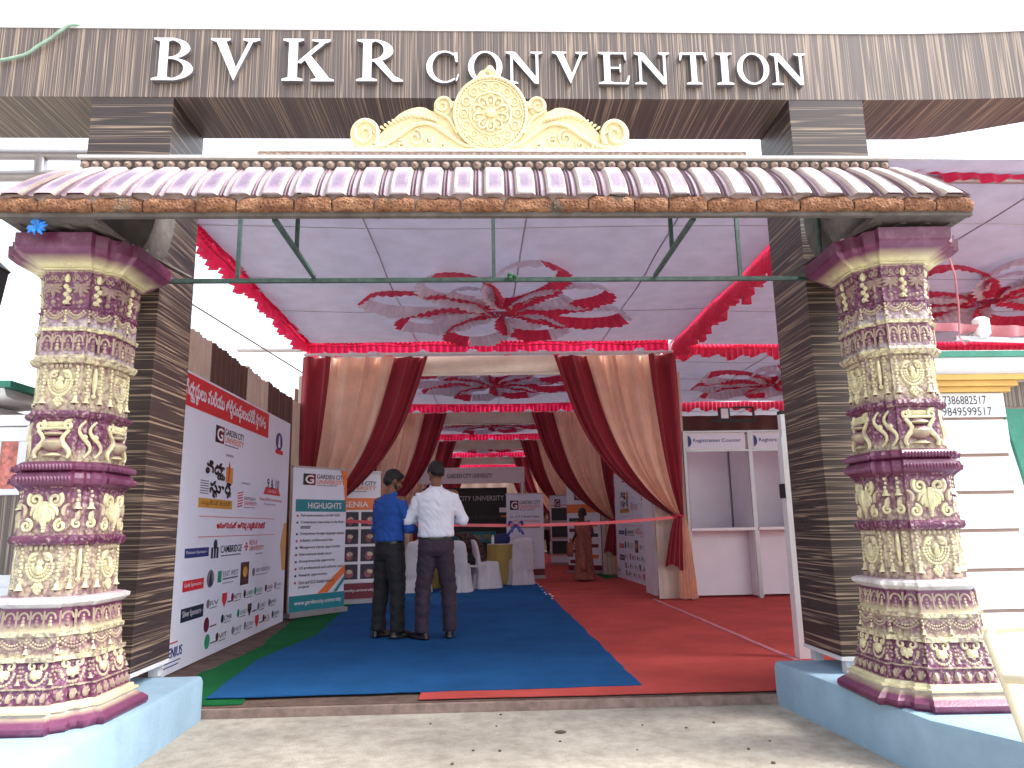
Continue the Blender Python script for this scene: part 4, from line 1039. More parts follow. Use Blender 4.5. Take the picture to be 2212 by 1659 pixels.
curtain_wall(2.98, 16.2, 34, 3.3, 1, 'cloth wall along the far right side of the aisle', [18.2, 20.2, 22.3, 25, 28, 31], False)
m = MB(); m.grid(40, 10, lambda u, v: (-3+6.2*u, 34.2+0.03*sin(u*60), 4.0*v)); tag(m.build('end_curtain', 'wall_beige', None, 80), 'pale cloth closing the far end of the tent', 'curtain')
m = MB(); m.grid(60, 10, lambda u, v: (3.2+6.4*u, 17.2+0.03*sin(u*80), 3.6*v)); tag(m.build('back_curtain', 'wall_brown', None, 80), 'dark cloth wall far behind the registration counters', 'curtain')
m = MB(); m.grid(60, 10, lambda u, v: (9.5, 5.3+12*u, 3.7*v)); tag(m.build('side_curtain', 'wall_beige', None, 80), 'beige cloth wall closing the right side of the tent', 'curtain')

# ================================================================== BANNERS
def board(name, w, h, loc, rz, label, cat, mtl='vinyl_white', t=0.012, group=None):
    o = empty(name, loc, rz, label, cat, group)
    m = MB(); m.box(0, w, 0, t, 0, h); m.build('sheet', mtl, o)
    return o
# big sponsor banner on the left (board coordinates: metres along the wall, height)
BY0 = 6.15
def sponsor_banner(name, loc, rz, label, w=3.50, h=2.46):
    B = board(name, w, h, loc, rz, label, 'banner')
    X = lambda y: y-BY0
    fx = m_ = MB(); m_.box(-0.01, w+0.01, 0.0125, 0.03, 0.02, h-0.02); m_.build('back_frame', 'alu', B)
    rect(B, X(6.15), 2.16, X(8.68), 2.44, 'p_red', name='header_panel')
    text(B, 'విద్యార్థులు మరియు తల్లిదండ్రులందరికీ స్వాగతం', X(6.22), 2.19, X(8.55), 2.40, 'p_white', -0.004, bold=0.006)
    university_logo(B, X(7.0), 1.93, 0.82, 0.16)
    text(B, 'presents', X(7.3), 1.81, X(7.52), 1.85, 'p_grey')
    text(B, 'విద్యా', X(6.80), 1.585, X(7.30), 1.74, 'p_black', bold=0.009)
    text(B, 'స్ఫూర్తి', X(6.92), 1.41, X(7.50), 1.565, 'p_black', bold=0.009)
    for k in range(6): rect(B, X(6.70), 1.44+0.022*k, X(6.90), 1.447+0.022*k, 'p_dark', name='printed_line')
    rect(B, X(7.34), 1.57, X(7.40), 1.72, 'p_gold', name='emblem'); poly(B, [(X(7.405), 1.58), (X(7.45), 1.58), (X(7.45), 1.73), (X(7.427), 1.78), (X(7.405), 1.73)], 'p_red', name='emblem'); rect(B, X(7.455), 1.57, X(7.54), 1.72, 'p_gold', name='emblem')
    rect(B, X(6.68), 1.315, X(7.56), 1.40, 'p_gold'); text(B, 'ఎడ్యుకేషన్ ఫెయిర్', X(6.74), 1.33, X(7.5), 1.385, 'p_brown', -0.004)
    blob_logo(B, X(9.0), 2.06, X(9.30), 2.28, 'p_navy'); poly(B, [(X(9.1), 2.10), (X(9.2), 2.10), (X(9.17), 2.24), (X(9.13), 2.24)], 'p_white', -0.005, 'emblem'); rect(B, X(9.0), 2.02, X(9.32), 2.07, 'p_red', -0.006, 'emblem')
    text(B, 'powered by', X(7.82), 1.575, X(8.10), 1.61, 'p_grey')
    for k in range(6): poly(B, [(X(7.72), 1.34+.027*k), (X(7.88), 1.36+.027*k), (X(7.88), 1.372+.027*k), (X(7.72), 1.352+.027*k)], 'p_red', name='emblem')
    text(B, 'RAMAIAH', X(7.93), 1.42, X(8.3), 1.46, 'p_grey'); text(B, 'UNIVERSITY', X(7.93), 1.37, X(8.35), 1.41, 'p_red'); rect(B, X(7.93), 1.345, X(8.3), 1.352, 'p_grey', name='printed_line')
    poly(B, [(X(8.60), 1.515), (X(9.30), 1.515), (X(9.2), 1.60), (X(8.68), 1.60)], 'p_red'); text(B, '9 & 10', X(8.72), 1.585, X(9.22), 1.70, 'p_dark', -0.004, thick=.01)
    text(B, 'July 2022', X(8.78), 1.535, X(9.1), 1.572, 'p_white', -0.004)
    text(B, 'Venue: BVKR Convention Hall', X(8.45), 1.44, X(9.35), 1.475, 'p_red'); text(B, 'Anantapuramu', X(8.62), 1.385, X(9.1), 1.42, 'p_grey')
    rect(B, X(6.72), 1.235, X(9.1), 1.241, 'p_pink', name='printed_line'); rect(B, X(6.72), 1.055, X(9.1), 1.061, 'p_pink', name='printed_line')
    text(B, 'అనంతపురంలో అతిపెద్ద ఎడ్యుకేషన్ ఫెయిర్', X(7.16), 1.11, X(8.70), 1.195, 'p_red', bold=0.004)
    for t_, x0, x1, z0, z1, c in (('Platinum Sponsors -', 6.45, 7.0, .885, .965, 'p_navy'), ('Gold Sponsors -', 6.45, 6.92, .61, .70, 'p_red'), ('Silver Sponsors -', 6.45, 6.95, .365, .475, 'p_dark')):
        rect(B, X(x0), z0, X(x1), z1, c); text(B, t_, X(x0)+.03, z0+.025, X(x1)-.03, z1-.022, 'p_white', -0.004)
    for x0 in (7.06, 7.13, 7.20): rect(B, X(x0), .86, X(x0+.05), .96, 'p_dark', name='emblem')
    blob_logo(B, X(7.11), .94, X(7.21), 1.03, 'p_dark'); text(B, 'CAMBRIDGE', X(7.30), .90, X(7.92), .97, 'p_dark', thick=.01); rect(B, X(7.33), .868, X(7.9), .88, 'p_grey', name='printed_line')
    for dx, dz in ((0, .03), (.06, .03), (.03, 0), (.03, .06)): rect(B, X(8.02+dx), .90+dz, X(8.07+dx), .925+dz, 'p_pink', name='emblem')
    text(B, 'REVA', X(8.17), .955, X(8.45), 1.01, 'p_pink'); text(B, 'UNIVERSITY', X(8.17), .895, X(8.70), .945, 'p_pink'); rect(B, X(8.40), .855, X(8.66), .862, 'p_grey', name='printed_line')
    blob_logo(B, X(6.99), .60, X(7.17), .76, 'p_grey'); poly(B, [(X(7.03), .62), (X(7.13), .62), (X(7.08), .75)], 'p_dark', -.006, 'emblem')
    rect(B, X(7.27), .63, X(7.37), .735, 'p_green', name='emblem'); text(B, 'EAST WEST', X(7.41), .675, X(7.85), .725, 'p_grey'); rect(B, X(7.41), .645, X(7.85), .66, 'p_grey', name='printed_line'); rect(B, X(7.41), .61, X(7.72), .617, 'p_grey', name='printed_line')
    rect(B, X(7.93), .555, X(8.20), .785, 'p_brown'); blob_logo(B, X(7.99), .63, X(8.14), .74, 'p_gold', -.006)
    blob_logo(B, X(8.32), .62, X(8.41), .71, 'p_grey'); text(B, 'NEW HORIZON', X(8.44), .655, X(8.96), .70, 'p_grey'); rect(B, X(8.44), .625, X(8.9), .632, 'p_grey', name='printed_line')
    rows = [(.40, [(7.02, 'RV'), (7.42, None), (7.68, 'NITTE'), (8.06, 'ACHARYA'), (8.42, 'PRESIDENCY'), (8.82, 'DAYANANDA'), (9.2, 'JAIN')]),
            (.225, [(6.98, None), (7.42, 'CMR'), (7.88, 'ALLIANCE'), (8.22, None), (8.56, 'CHRIST'), (8.98, 'BMS')]),
            (.075, [(7.02, None), (7.3, 'VIT'), (7.74, 'MIT'), (8.12, 'GITAM'), (8.50, None), (8.78, 'KL'), (9.14, 'SRM')])]
    cols = ['p_grey', 'p_red', 'p_maroon', 'p_dark', 'p_green', 'p_brown', 'p_grey']
    for r_, (z, L) in enumerate(rows):
        for i_, (x, t_) in enumerate(L):
            c = cols[(i_+2*r_) % 7]
            if t_ is None:
                blob_logo(B, X(x), z-.01, X(x+.13), z+.12, c, kind=1 if i_ else 0); rect(B, X(x+.15), z+.02, X(x+.32), z+.035, 'p_grey', name='printed_line')
            else:
                blob_logo(B, X(x), z+.02, X(x+.07), z+.10, c); text(B, t_, X(x+.08), z+.035, X(x+.30), z+.08, c); rect(B, X(x+.08), z+.012, X(x+.27), z+.02, 'p_grey', name='printed_line')
    rect(B, X(6.2), .225, X(6.42), .235, 'p_red', name='printed_line'); text(B, 'GENIUS', X(6.17), .115, X(6.52), .195, 'p_navy', thick=.015); rect(B, X(6.18), .08, X(6.5), .088, 'p_navy', name='printed_line'); rect(B, X(6.18), .05, X(6.46), .058, 'p_navy', name='printed_line')
    poly(B, [(X(9.65), 1.20), (X(9.52), 1.19), (X(9.38), .93), (X(9.5), .62), (X(9.65), .62)], 'p_gold')
    poly(B, [(X(6.15), 1.62), (X(6.21), 1.66), (X(6.21), 1.86), (X(6.15), 1.9)], 'p_red'); rect(B, X(6.15), .5, X(6.17), 1.1, 'p_red')
    return B
sponsor_banner('sponsor_banner', (-2.52, BY0, 0.0), radians(90), 'tall white sponsor banner with a red header on the left wall beside the gate')
sponsor_banner('sponsor_banner', (2.80, 16.15, 0.02), radians(-88.5), 'tall white sponsor banner on the right aisle wall behind the curtain')

def roll_up(name, w, h, loc, rz, label, mtl='vinyl_white', lean=0.0):
    o = empty(name, loc, rz, label, 'banner', 'roll up banner stands')
    o.rotation_euler = (radians(-lean), 0, rz)
    m = MB(); m.grid(10, 16, lambda u, v: (w*u, 0.006*sin(2*pi*v)*1.0, 0.06+(h-0.06)*v)); m.grid(10, 16, lambda u, v: (w*u, 0.003+0.006*sin(2*pi*v), 0.06+(h-0.06)*v), flip=True); m.build('sheet', mtl, o, 60)
    m = MB(); m.box(-0.02, w+0.02, -0.06, 0.06, 0.0, 0.06); m.build('base', 'alu', o); m = MB(); m.box(-0.01, w+0.01, -0.012, 0.018, h, h+0.025); m.build('top_rail', 'alu', o)
    return o
# highlights roll up
ang = atan2(10.551-9.828, -1.941+2.502)
hw_ = 0.915
Hb = roll_up('roll_up_banner', hw_, 1.90, (-2.505, 9.83, 0.012), ang, 'roll up banner with a teal highlights bar, left of the man in blue')
yb = -0.010
university_logo(Hb, 0.16, 1.68, 0.72, 0.15, yb)
rect(Hb, 0.05, 1.33, 0.90, 1.49, 'p_teal', yb); text(Hb, 'HIGHLIGHTS', 0.25, 1.37, 0.82, 1.45, 'p_white', yb-.003, thick=.01)
bul = ['Full implementation of NEP 2020', 'Compulsory internship in the final', 'semester', 'Compulsory foreign language classes', 'Industry collaborated labs', 'Management trainee opportunities', 'International study tours', 'Entrepreneurship opportunity', 'US professional and cultural visits', 'Research opportunities', 'Govt and GCU funded research', 'projects']
z = 1.255
for i, b in enumerate(bul):
    cont = b in ('semester', 'projects')
    if not cont: blob_logo(Hb, 0.07, z+0.005, 0.10, z+0.035, 'p_red' if i % 2 == 0 else 'p_dark', yb, name='bullet')
    text(Hb, b, 0.14, z, 0.14+0.0212*len(b), z+0.045, 'p_dark', yb, thick=.012); z -= 0.060 if (i+1 < len(bul) and bul[i+1] in ('semester', 'projects')) else 0.088
poly(Hb, [(0.45, 0.27), (0.62, 0.27), (0.915, 0.52), (0.915, 0.62)], 'p_orange', yb); poly(Hb, [(0.72, 0.27), (0.78, 0.27), (0.915, 0.42), (0.915, 0.48)], 'p_teal', yb)
rect(Hb, 0.0, 0.065, hw_, 0.265, 'p_teal', yb); text(Hb, 'www.gardencity.university', 0.08, 0.13, 0.86, 0.20, 'p_white', yb-.003, thick=.01)
poly(Hb, [(0.80, 1.895), (0.915, 1.895), (0.915, 1.25), (0.89, 1.45), (0.86, 1.70)], 'p_orange', yb)
# photo roll up
Pb = roll_up('roll_up_banner', 0.95, 1.95, (-2.50, 11.35, 0.012), radians(24), 'roll up banner with two columns of dark photographs behind the highlights banner')
university_logo(Pb, 0.10, 1.66, 0.78, 0.16, yb)
rect(Pb, 0, 1.38, 0.95, 1.56, 'p_orange', yb); text(Pb, 'INGENIA', 0.2, 1.42, 0.76, 1.51, 'p_white', yb-.003, thick=.01)
rect(Pb, 0, 0.30, 0.95, 1.375, 'p_white', yb-.001); rnd = random.Random(9)
mat('p_photo2', (44, 36, 60), 0.5, 0.6, 14); mat('p_photo3', (150, 80, 90), 0.5, 0.6, 18); mat('p_photo4', (190, 170, 150), 0.5, 0.4, 18)
for r_ in range(4):
    for c_ in range(3):
        x0 = 0.03+0.31*c_; z0 = 0.35+0.26*r_
        rect(Pb, x0, z0, x0+0.27, z0+0.22, 'p_photo2', yb-.003, 'photograph')
        blob_logo(Pb, x0+.06+rnd.uniform(0, .05), z0+.02, x0+.16+rnd.uniform(0, .05), z0+.15, 'p_photo3', yb-.006, name='printed_figure'); blob_logo(Pb, x0+.10, z0+.08, x0+.19, z0+.14, 'p_photo4', yb-.008, name='printed_figure')
rect(Pb, 0, 0.065, 0.95, 0.29, 'p_maroon', yb); text(Pb, 'www.gardencity.university', 0.08, 0.16, 0.88, 0.21, 'p_white', yb-.003, thick=.01)
# engineering roll up
Ab = roll_up('roll_up_banner', 0.80, 1.77, (0.45, 16.15, 0.012), radians(2), 'white roll up banner behind the blue bow and the covered chairs')
university_logo(Ab, 0.08, 1.44, 0.66, 0.20, yb)
text(Ab, 'Dr. A P J Abdul Kalam', 0.08, 1.26, 0.72, 1.32, 'p_black', yb, thick=.01); text(Ab, 'SCHOOL OF ENGINEERING', 0.08, 1.18, 0.72, 1.225, 'p_pink', yb)
rect(Ab, 0.08, 1.06, 0.72, 1.13, 'p_maroon', yb); text(Ab, 'PROGRAMMES', 0.14, 1.08, 0.66, 1.11, 'p_white', yb-.003)
text(Ab, 'B. Tech', 0.2, 0.76, 0.42, 0.82, 'p_orange', yb); 
for i in range(9): rect(Ab, 0.2, 0.70-0.05*i, 0.5+0.03*(i % 4), 0.715-0.05*i, 'p_grey', yb, 'printed_line')
rect(Ab, 0, 0.065, 0.80, 0.20, 'p_maroon', yb)
# right aisle roll ups
for i, (x, y, w, hh, c, l) in enumerate(((2.30, 17.5, 0.85, 2.0, 'p_orange', 'roll up banner with orange bands behind the woman in the sari'), (2.18, 21.6, 0.70, 1.95, 'p_dim', 'grey and white roll up banner deep on the right of the aisle'))):
    R_ = roll_up('roll_up_banner', w, hh, (x-w*0.42, y+0.35, 0.012), radians(-32), l)
    rect(R_, 0.24*w, hh-.32, 0.5*w, hh-.10, 'p_darkred', yb, 'emblem'); text(R_, 'G', 0.28*w, hh-.29, 0.46*w, hh-.13, 'p_white', yb-.003)
    if i == 0:
        rect(R_, 0.0, hh-.62, w, hh-.42, c, yb)
        for k in range(9): rect(R_, 0.52*w if k % 2 else 0.06*w, .22+.12*k, 0.92*w if k % 2 else 0.46*w, .30+.12*k, ['p_maroon', 'p_orange', 'p_dim'][k % 3], yb)
        rect(R_, 0, .065, w, .18, 'p_maroon', yb)
    else:
        for k in range(3): rect(R_, 0.08*w, .3+.47*k, .92*w, .66+.47*k, 'p_dim', yb)
        for k in range(4): rect(R_, 0.06*w, .26+.47*k, .94*w, .28+.47*k, 'p_orange', yb, 'printed_line')
# white stands beside the right sponsor banner
m = MB(); m.box(2.62, 2.66, 11.75, 12.45, 0.012, 2.1); tag(m.build('partition_panel', 'panel_grey'), 'plain white partition panel between the right banner and the curtain', 'panel')

# registration booths
def booth(x0, label):
    o = empty('registration_booth', (x0, 11.2, 0.004), 0, label, 'booth', 'white registration booths')
    m = MB()
    m.box(0.045, 0.965, 0.0, 0.02, 2.20, 2.46); m.build('fascia', 'white_paint', o)
    m = MB()
    for a, b in ((0.0, 2.49), (1.0, 2.49)):
        m.box(a-.0, a+.04, -.02, .02, 0, b)
    m.box(0.042, 0.998, -.018, .018, 2.462, 2.49); m.box(0.042, 0.998, -.018, .018, 2.17, 2.198)
    for a in (0.0, 1.0): m.box(a, a+.035, 1.0, 1.035, 0, 2.49)
    m.box(0.042, 0.998, 1.0, 1.03, 2.46, 2.49)
    m.build('booth_frame', 'alu', o)
    m = MB(); m.box(0.04, 1.0, 1.005, 1.02, 0.02, 2.45); m.box(0.33, 0.345, .99, 1.004, 1.0, 2.45); m.build('back_panel', 'panel_grey', o)
    m = MB(); m.box(0.01, 0.022, 0.04, 0.99, 0.04, 2.45); m.build('side_panel', 'panel_grey', o)
    m = MB(); m.box(0.05, 1.03, -0.03, 0.35, 0.985, 1.025); m.build('counter_top', 'white_paint', o)
    m = MB(); m.box(0.06, 0.985, 0.24, 0.255, 0.03, 0.984); m.build('counter_front', 'panel_grey', o)
    m = MB(); m.box(0.046, 0.058, 0.0, 0.24, 0.03, 0.984); m.box(0.988, 0.998, 0.0, 0.24, 0.03, 0.984); m.build('counter_side', 'panel_grey', o)
    s_ = MB(); s_.box(0.07, 0.945, -0.004, -0.001, 2.225, 2.435); s_.build('sign', 'vinyl_white', o)
    blob = MB(); blob.prism([(0.078+0.055*cos(radians(a)), 2.33+0.085*sin(radians(a))) for a in range(-90, 91, 15)][::-1], -0.007, -0.005); blob.build('emblem', 'p_navy', o)
    text(o, 'Registration Counter', 0.16, 2.30, 0.90, 2.37, 'p_navy', -0.006, thick=.015)
    return o
b1 = booth(3.03, 'registration booth nearest the maroon curtain, with an empty counter')
b2 = copy_tree(b1, (4.05, 11.2, 0.004), 0, 'second registration booth, partly behind the leaning white post')
copy_tree(b1, (5.07, 11.2, 0.004), 0, 'third registration booth, hidden behind the right pillar')
# floodlights above the booth
o = empty('flood_light', (4.0, 11.9, 2.86), 0, 'small floodlight on a clamp above the registration booths', 'lamp')
m = MB(); m.box(-0.16, 0.02, -0.03, 0.04, -0.10, 0.10); m.build('housing', 'black_plastic', o); m = MB(); m.box(-0.13, -0.01, -0.036, -0.031, -0.08, 0.08); m.build('lens', 'panel_grey', o)
m = MB(); m.bar((-0.28, 0, -0.12), (0.45, 0, -0.12), 0.04); m.bar((0.08, 0, 0.1), (0.42, 0, 0.1), 0.03); m.bar((0.42, 0, -.12), (0.42, 0, .1), 0.03); m.build('bracket', 'black_plastic', o)
# leaning white gate leaf edge
o = empty('white_post', (2.60, 6.32, 0.0), 0, 'white metal post standing against the right striped pillar', 'post')
m = MB(); m.box(-.045, .045, -.05, .05, 0, 1.82); m.box(-.03, .03, -.035, .035, 1.82, 2.02); m.build('post_tube', 'white_paint', o)
m = MB(); m.box(-.065, -.045, -.04, .04, 1.30, 1.42); m.box(-.03, .03, -.04, .04, 2.02, 2.05); m.build('cap', 'black_plastic', o)

# far exhibition booth
o = empty('exhibition_stall', (-1.72, 19.6, 0.01), 0, 'grey exhibition stall with a black backdrop at the end of the blue carpet', 'stall')
m = MB(); m.box(0, 2.76, 0, 0.05, 2.22, 2.64); m.build('fascia', 'panel_grey', o)
text(o, 'GARDEN CITY UNIVERSITY', 0.72, 2.36, 1.92, 2.48, 'p_dim', -0.006, thick=.01)
for x in (0, 2.72):
    m = MB(); m.box(x, x+.05, 0.052, 0.10, 0, 2.2); m.build('post', 'alu', o); m = MB(); m.box(x, x+.05, 1.502, 1.55, 0, 2.549); m.build('post', 'alu', o)
m = MB(); m.box(0, 2.77, 1.5, 1.54, 2.55, 2.62); m.build('rear_rail', 'alu', o)
m = MB(); m.box(2.74, 2.755, 0.11, 1.49, .02, 2.62); m.build('side_panel', 'panel_grey', o)
m = MB(); m.box(0.06, 2.30, 0.30, 0.32, 0.02, 2.12); m.build('backdrop', 'backdrop_black', o)
text(o, 'GARDEN CITY UNIVERSITY', 0.35, 1.78, 2.22, 1.91, 'p_dimwhite', 0.295, thick=.01)
text(o, 'Recognised by UGC and Approved by AICTE, Govt. of India', 0.6, 1.68, 2.2, 1.72, 'p_dim', 0.295)
text(o, 'ACHIEVERS & WINNERS', 0.75, 1.30, 2.1, 1.40, 'p_dim', 0.295, thick=.01)
rect(o, 0.9, 0.7, 2.0, 0.98, 'p_teal', 0.295); text(o, 'ADMISSIONS OPEN', 1.0, 0.78, 1.9, 0.90, 'p_gold', 0.290)
m = MB(); m.box(2.10, 2.40, -0.1, -0.08, 0.5, 1.56); m.build('leaflet_rack', 'backdrop_black', o)
for k in range(4): m = MB(); m.box(2.12, 2.38, -0.11, -0.102, 0.62+.24*k, 0.66+.24*k); m.build('leaflet', 'p_orange', o)
m = MB(); m.box(2.08, 2.42, -0.11, -0.102, 1.46, 1.58); m.build('leaflet', 'panel_grey', o)

# ribbon with bow
m = MB(); rp_ = spline([(-2.62, 11.05, 1.27), (-1.2, 11.0, 1.17), (0.4, 11.0, 1.118), (1.8, 11.02, 1.135), (2.86, 11.05, 1.20)], 10)
for i, (a, b) in enumerate(zip(rp_[:-1], rp_[1:])):
    pass
R1 = [[(p.x, p.y, p.z-0.022), (p.x, p.y-0.003, p.z-0.022), (p.x, p.y-0.003, p.z+0.022), (p.x, p.y, p.z+0.022)] for p in rp_]
m.loft(R1); rb = empty('ribbon', (0, 0, 0), 0, 'pink satin ribbon stretched across the aisle at waist height', 'ribbon'); m.build('ribbon_band', 'ribbon', rb, 60)
m = MB()
for s in (-1, 1):
    m.grid(10, 4, lambda u, v: (0.44+s*(0.02+0.10*sin(pi*u*.5)+0.04*v*u), 10.97-0.03*sin(pi*v), 1.12+0.05*sin(pi*u)*1.3+0.05*(v-.5)*(0.4+u)))
    m.grid(10, 4, lambda u, v: (0.44+s*(0.02+0.12*u+0.035*v), 10.965-0.02*sin(pi*u), 1.10-0.17*u+0.03*(v-.5)))
    m.grid(8, 4, lambda u, v: (0.44+s*(0.01+0.06*u+0.03*v), 10.955, 1.10-0.12*u+0.03*(v-.5)))
m.ell((0.44, 10.96, 1.115), (0.03, 0.025, 0.03), 8, 6)
m.v = [(0.44+(x-0.44)*.72, y, 1.118+(z-1.115)*.72) for x, y, z in m.v]
tag(m.build('bow', 'bow', None, 60), 'dark blue bow tied on the pink ribbon', 'bow')

# ================================================================== FURNITURE
def covered_chair(loc, rz, label):
    o = empty('covered_chair', loc, rz, label, 'chair', 'white covered banquet chairs')
    def rr(wx, wy, z, cy=0, n=32, wav=0, ph=0):
        P = []
        for k in range(n):
            a = 2*pi*k/n; ca, sa = cos(a), sin(a); q = (abs(ca)**4+abs(sa)**4)**-0.25; f = 1+wav*sin(a*13+ph)*(0.5+0.5*sin(a*5+2))
            P.append((wx*ca*q*f, cy+wy*sa*q*f, z))
        return P
    m = MB(); m.loft([rr(.265, .27, 0.0, 0, 108, .10), rr(.25, .26, 0.10, 0, 108, .08), rr(.225, .235, .30, 0, 108, .05, .3), rr(.215, .225, .43, 0, 108, .015), rr(.20, .21, .465, 0, 108), rr(.12, .12, .475, 0, 108)]); m.build('skirt', 'chair_white', o, 50)
    m = MB(); m.loft([rr(.225, .045, .28, -.20, 40, .02), rr(.215, .045, .46, -.21, 40), rr(.212, .042, .62, -.235, 40, .008), rr(.205, .036, .74, -.26, 40), rr(.190, .032, .81, -.275, 40), rr(.15, .026, .855, -.283, 40), rr(.08, .015, .87, -.287, 40)]); m.build('back_cover', 'chair_white', o, 60)
    return o
ch = covered_chair((0.66, 14.75, .012), radians(12), 'white covered chair right of the small gold table')
for x, y, a, l in ((-1.22, 13.45, 10, 'white covered chair seen between the two standing men'), (-0.50, 13.35, -8, 'white covered chair just right of the man in the white shirt'), (-0.02, 14.0, -62, 'twisted white covered chair between the seated man and the gold table'),
                   (-1.95, 14.6, 15, 'white covered chair at the left of the man in blue'), (-1.35, 15.6, 170, 'white covered chair behind the two men, on the far side of the table')):
    copy_tree(ch, (x, y, .012), radians(a), l)
def skirt_table(loc, r, label, sx=1.0):
    o = empty('skirted_table', loc, 0, label, 'table', 'gold skirted tables')
    m = MB(); rings = []
    for z, f, w in ((0, 1.05, .035), (.2, 1.03, .035), (.5, 1.01, .028), (.72, 1.0, .015), (.75, .99, 0)):
        rings.append([(sx*r*f*(1+w*sin(34*2*pi*k/204))*cos(2*pi*k/204), r*f*(1+w*sin(34*2*pi*k/204))*sin(2*pi*k/204), z) for k in range(204)])
    m.loft(rings); m.build('table_skirt', 'gold_cloth', o, 50)
    m = MB(); m.lathe([(r*1.0, .751), (r*1.01, .757), (r*0.98, .763)], (0, 0, 0), 40); m.build('table_top', 'chair_white', o, 40)
    return o
skirt_table((0.33, 15.0, .012), 0.30, 'small round table with a pleated gold skirt and a blue bag on it')
skirt_table((-0.95, 14.5, .012), 0.42, 'gold skirted table mostly hidden behind the man in the white shirt')
m = MB(); m.ell((0.30, 14.95, .86), (.17, .12, .11), 14, 8); m.ell((0.38, 14.97, .86), (.11, .12, .12), 12, 8); m.ell((0.2, 14.9, .83), (.09, .08, .07), 10, 6)
bg_ = remesh(m, 'cloth_bag', 'bag_blue', None, 0.012, 4); tag(bg_, 'dark blue cloth bag lying on the small gold table', 'bag')
m = MB(); m.lathe([(.028, 0), (.03, .01), (.03, .12), (.012, .15), (.012, .175)], (0.14, 14.80, .776), 12); tag(m.build('water_bottle', 'bulb', None, 40), 'small clear bottle beside the blue bag', 'bottle')

# ================================================================== PEOPLE
def ell_ring(cx, cy, z, rx, ry, n=28, e=2.3): return [(cx+rx*(1 if cos(a) > 0 else -1)*abs(cos(a))**(2/e), cy+ry*(1 if sin(a) > 0 else -1)*abs(sin(a))**(2/e), z) for a in [2*pi*k/n for k in range(n)]]
from mathutils import noise as mnoise
def wrinkle(scale, amp, zs=2.2):
    def f(co):
        n = mnoise.noise_vector(Vector((co.x*scale, co.y*scale, co.z*scale*zs))); r = abs(mnoise.noise(Vector((co.x*scale*1.3+5, co.y*scale*1.3, co.z*scale*zs*0.8+co.x*scale*2))))
        return co + n*amp*0.6 + Vector((co.x, co.y, 0)).normalized()*(0.5-r)*amp*1.4 if (co.x or co.y) else co
    return f
def hand(mb, w, d, up, side):
    """palm and five fingers, relaxed curl; w wrist, d forward, up back-of-hand normal, side +1/-1 thumb side"""
    w, d, up = Vector(w), Vector(d).normalized(), Vector(up).normalized(); r = d.cross(up).normalized()*side
    for k, off in enumerate((-.028, -.010, .010, .028)):
        mb.capsule(w, w+d*.085+r*off, .020, .014, 8)
        L = (.062, .074, .070, .055)[k]; p0 = w+d*.085+r*off; p1 = p0+d*L*.45-up*.012; p2 = p1+d*L*.30-up*.022; p3 = p2+d*L*.12-up*.024
        mb.capsule(p0, p1, .0098, .0092, 8); mb.capsule(p1, p2, .0092, .0086, 8); mb.capsule(p2, p3, .0086, .0075, 8)
    q0 = w+d*.025-r*.025; q1 = q0+d*.035-r*.030-up*.012; q2 = q1+d*.030-r*.008-up*.016
    mb.capsule(q0, q1, .013, .011, 8); mb.capsule(q1, q2, .011, .0085, 8)
def head_parts(mb, c, yaw, bow):
    """skull, jaw, nose, ears, brow and lips around the head centre c; yaw turns left(+), bow tips forward"""
    R_ = Euler((-bow, 0, yaw)).to_matrix(); P = lambda x, y, z: Vector(c)+R_ @ Vector((x, y, z))
    mb.ell(P(0, -.012, .012), (.076, .094, .100), 18, 12, R_); mb.ell(P(0, .035, -.045), (.056, .055, .066), 14, 10, R_); mb.ell(P(0, .055, -.088), (.030, .028, .024), 10, 8, R_)
    mb.ell(P(0, .098, -.018), (.011, .016, .022), 8, 6, R_); mb.ell(P(0, .108, -.034), (.014, .012, .009), 8, 6, R_); mb.ell(P(0, .078, .025), (.050, .016, .010), 10, 6, R_)
    mb.ell(P(0, .088, -.062), (.022, .010, .007), 8, 6, R_)
    for s in (-1, 1):
        mb.ell(P(s*.076, -.005, -.012), (.009, .018, .030), 8, 8, R_); mb.ell(P(s*.042, .062, -.025), (.020, .02, .020), 8, 6, R_)
    return P, R_
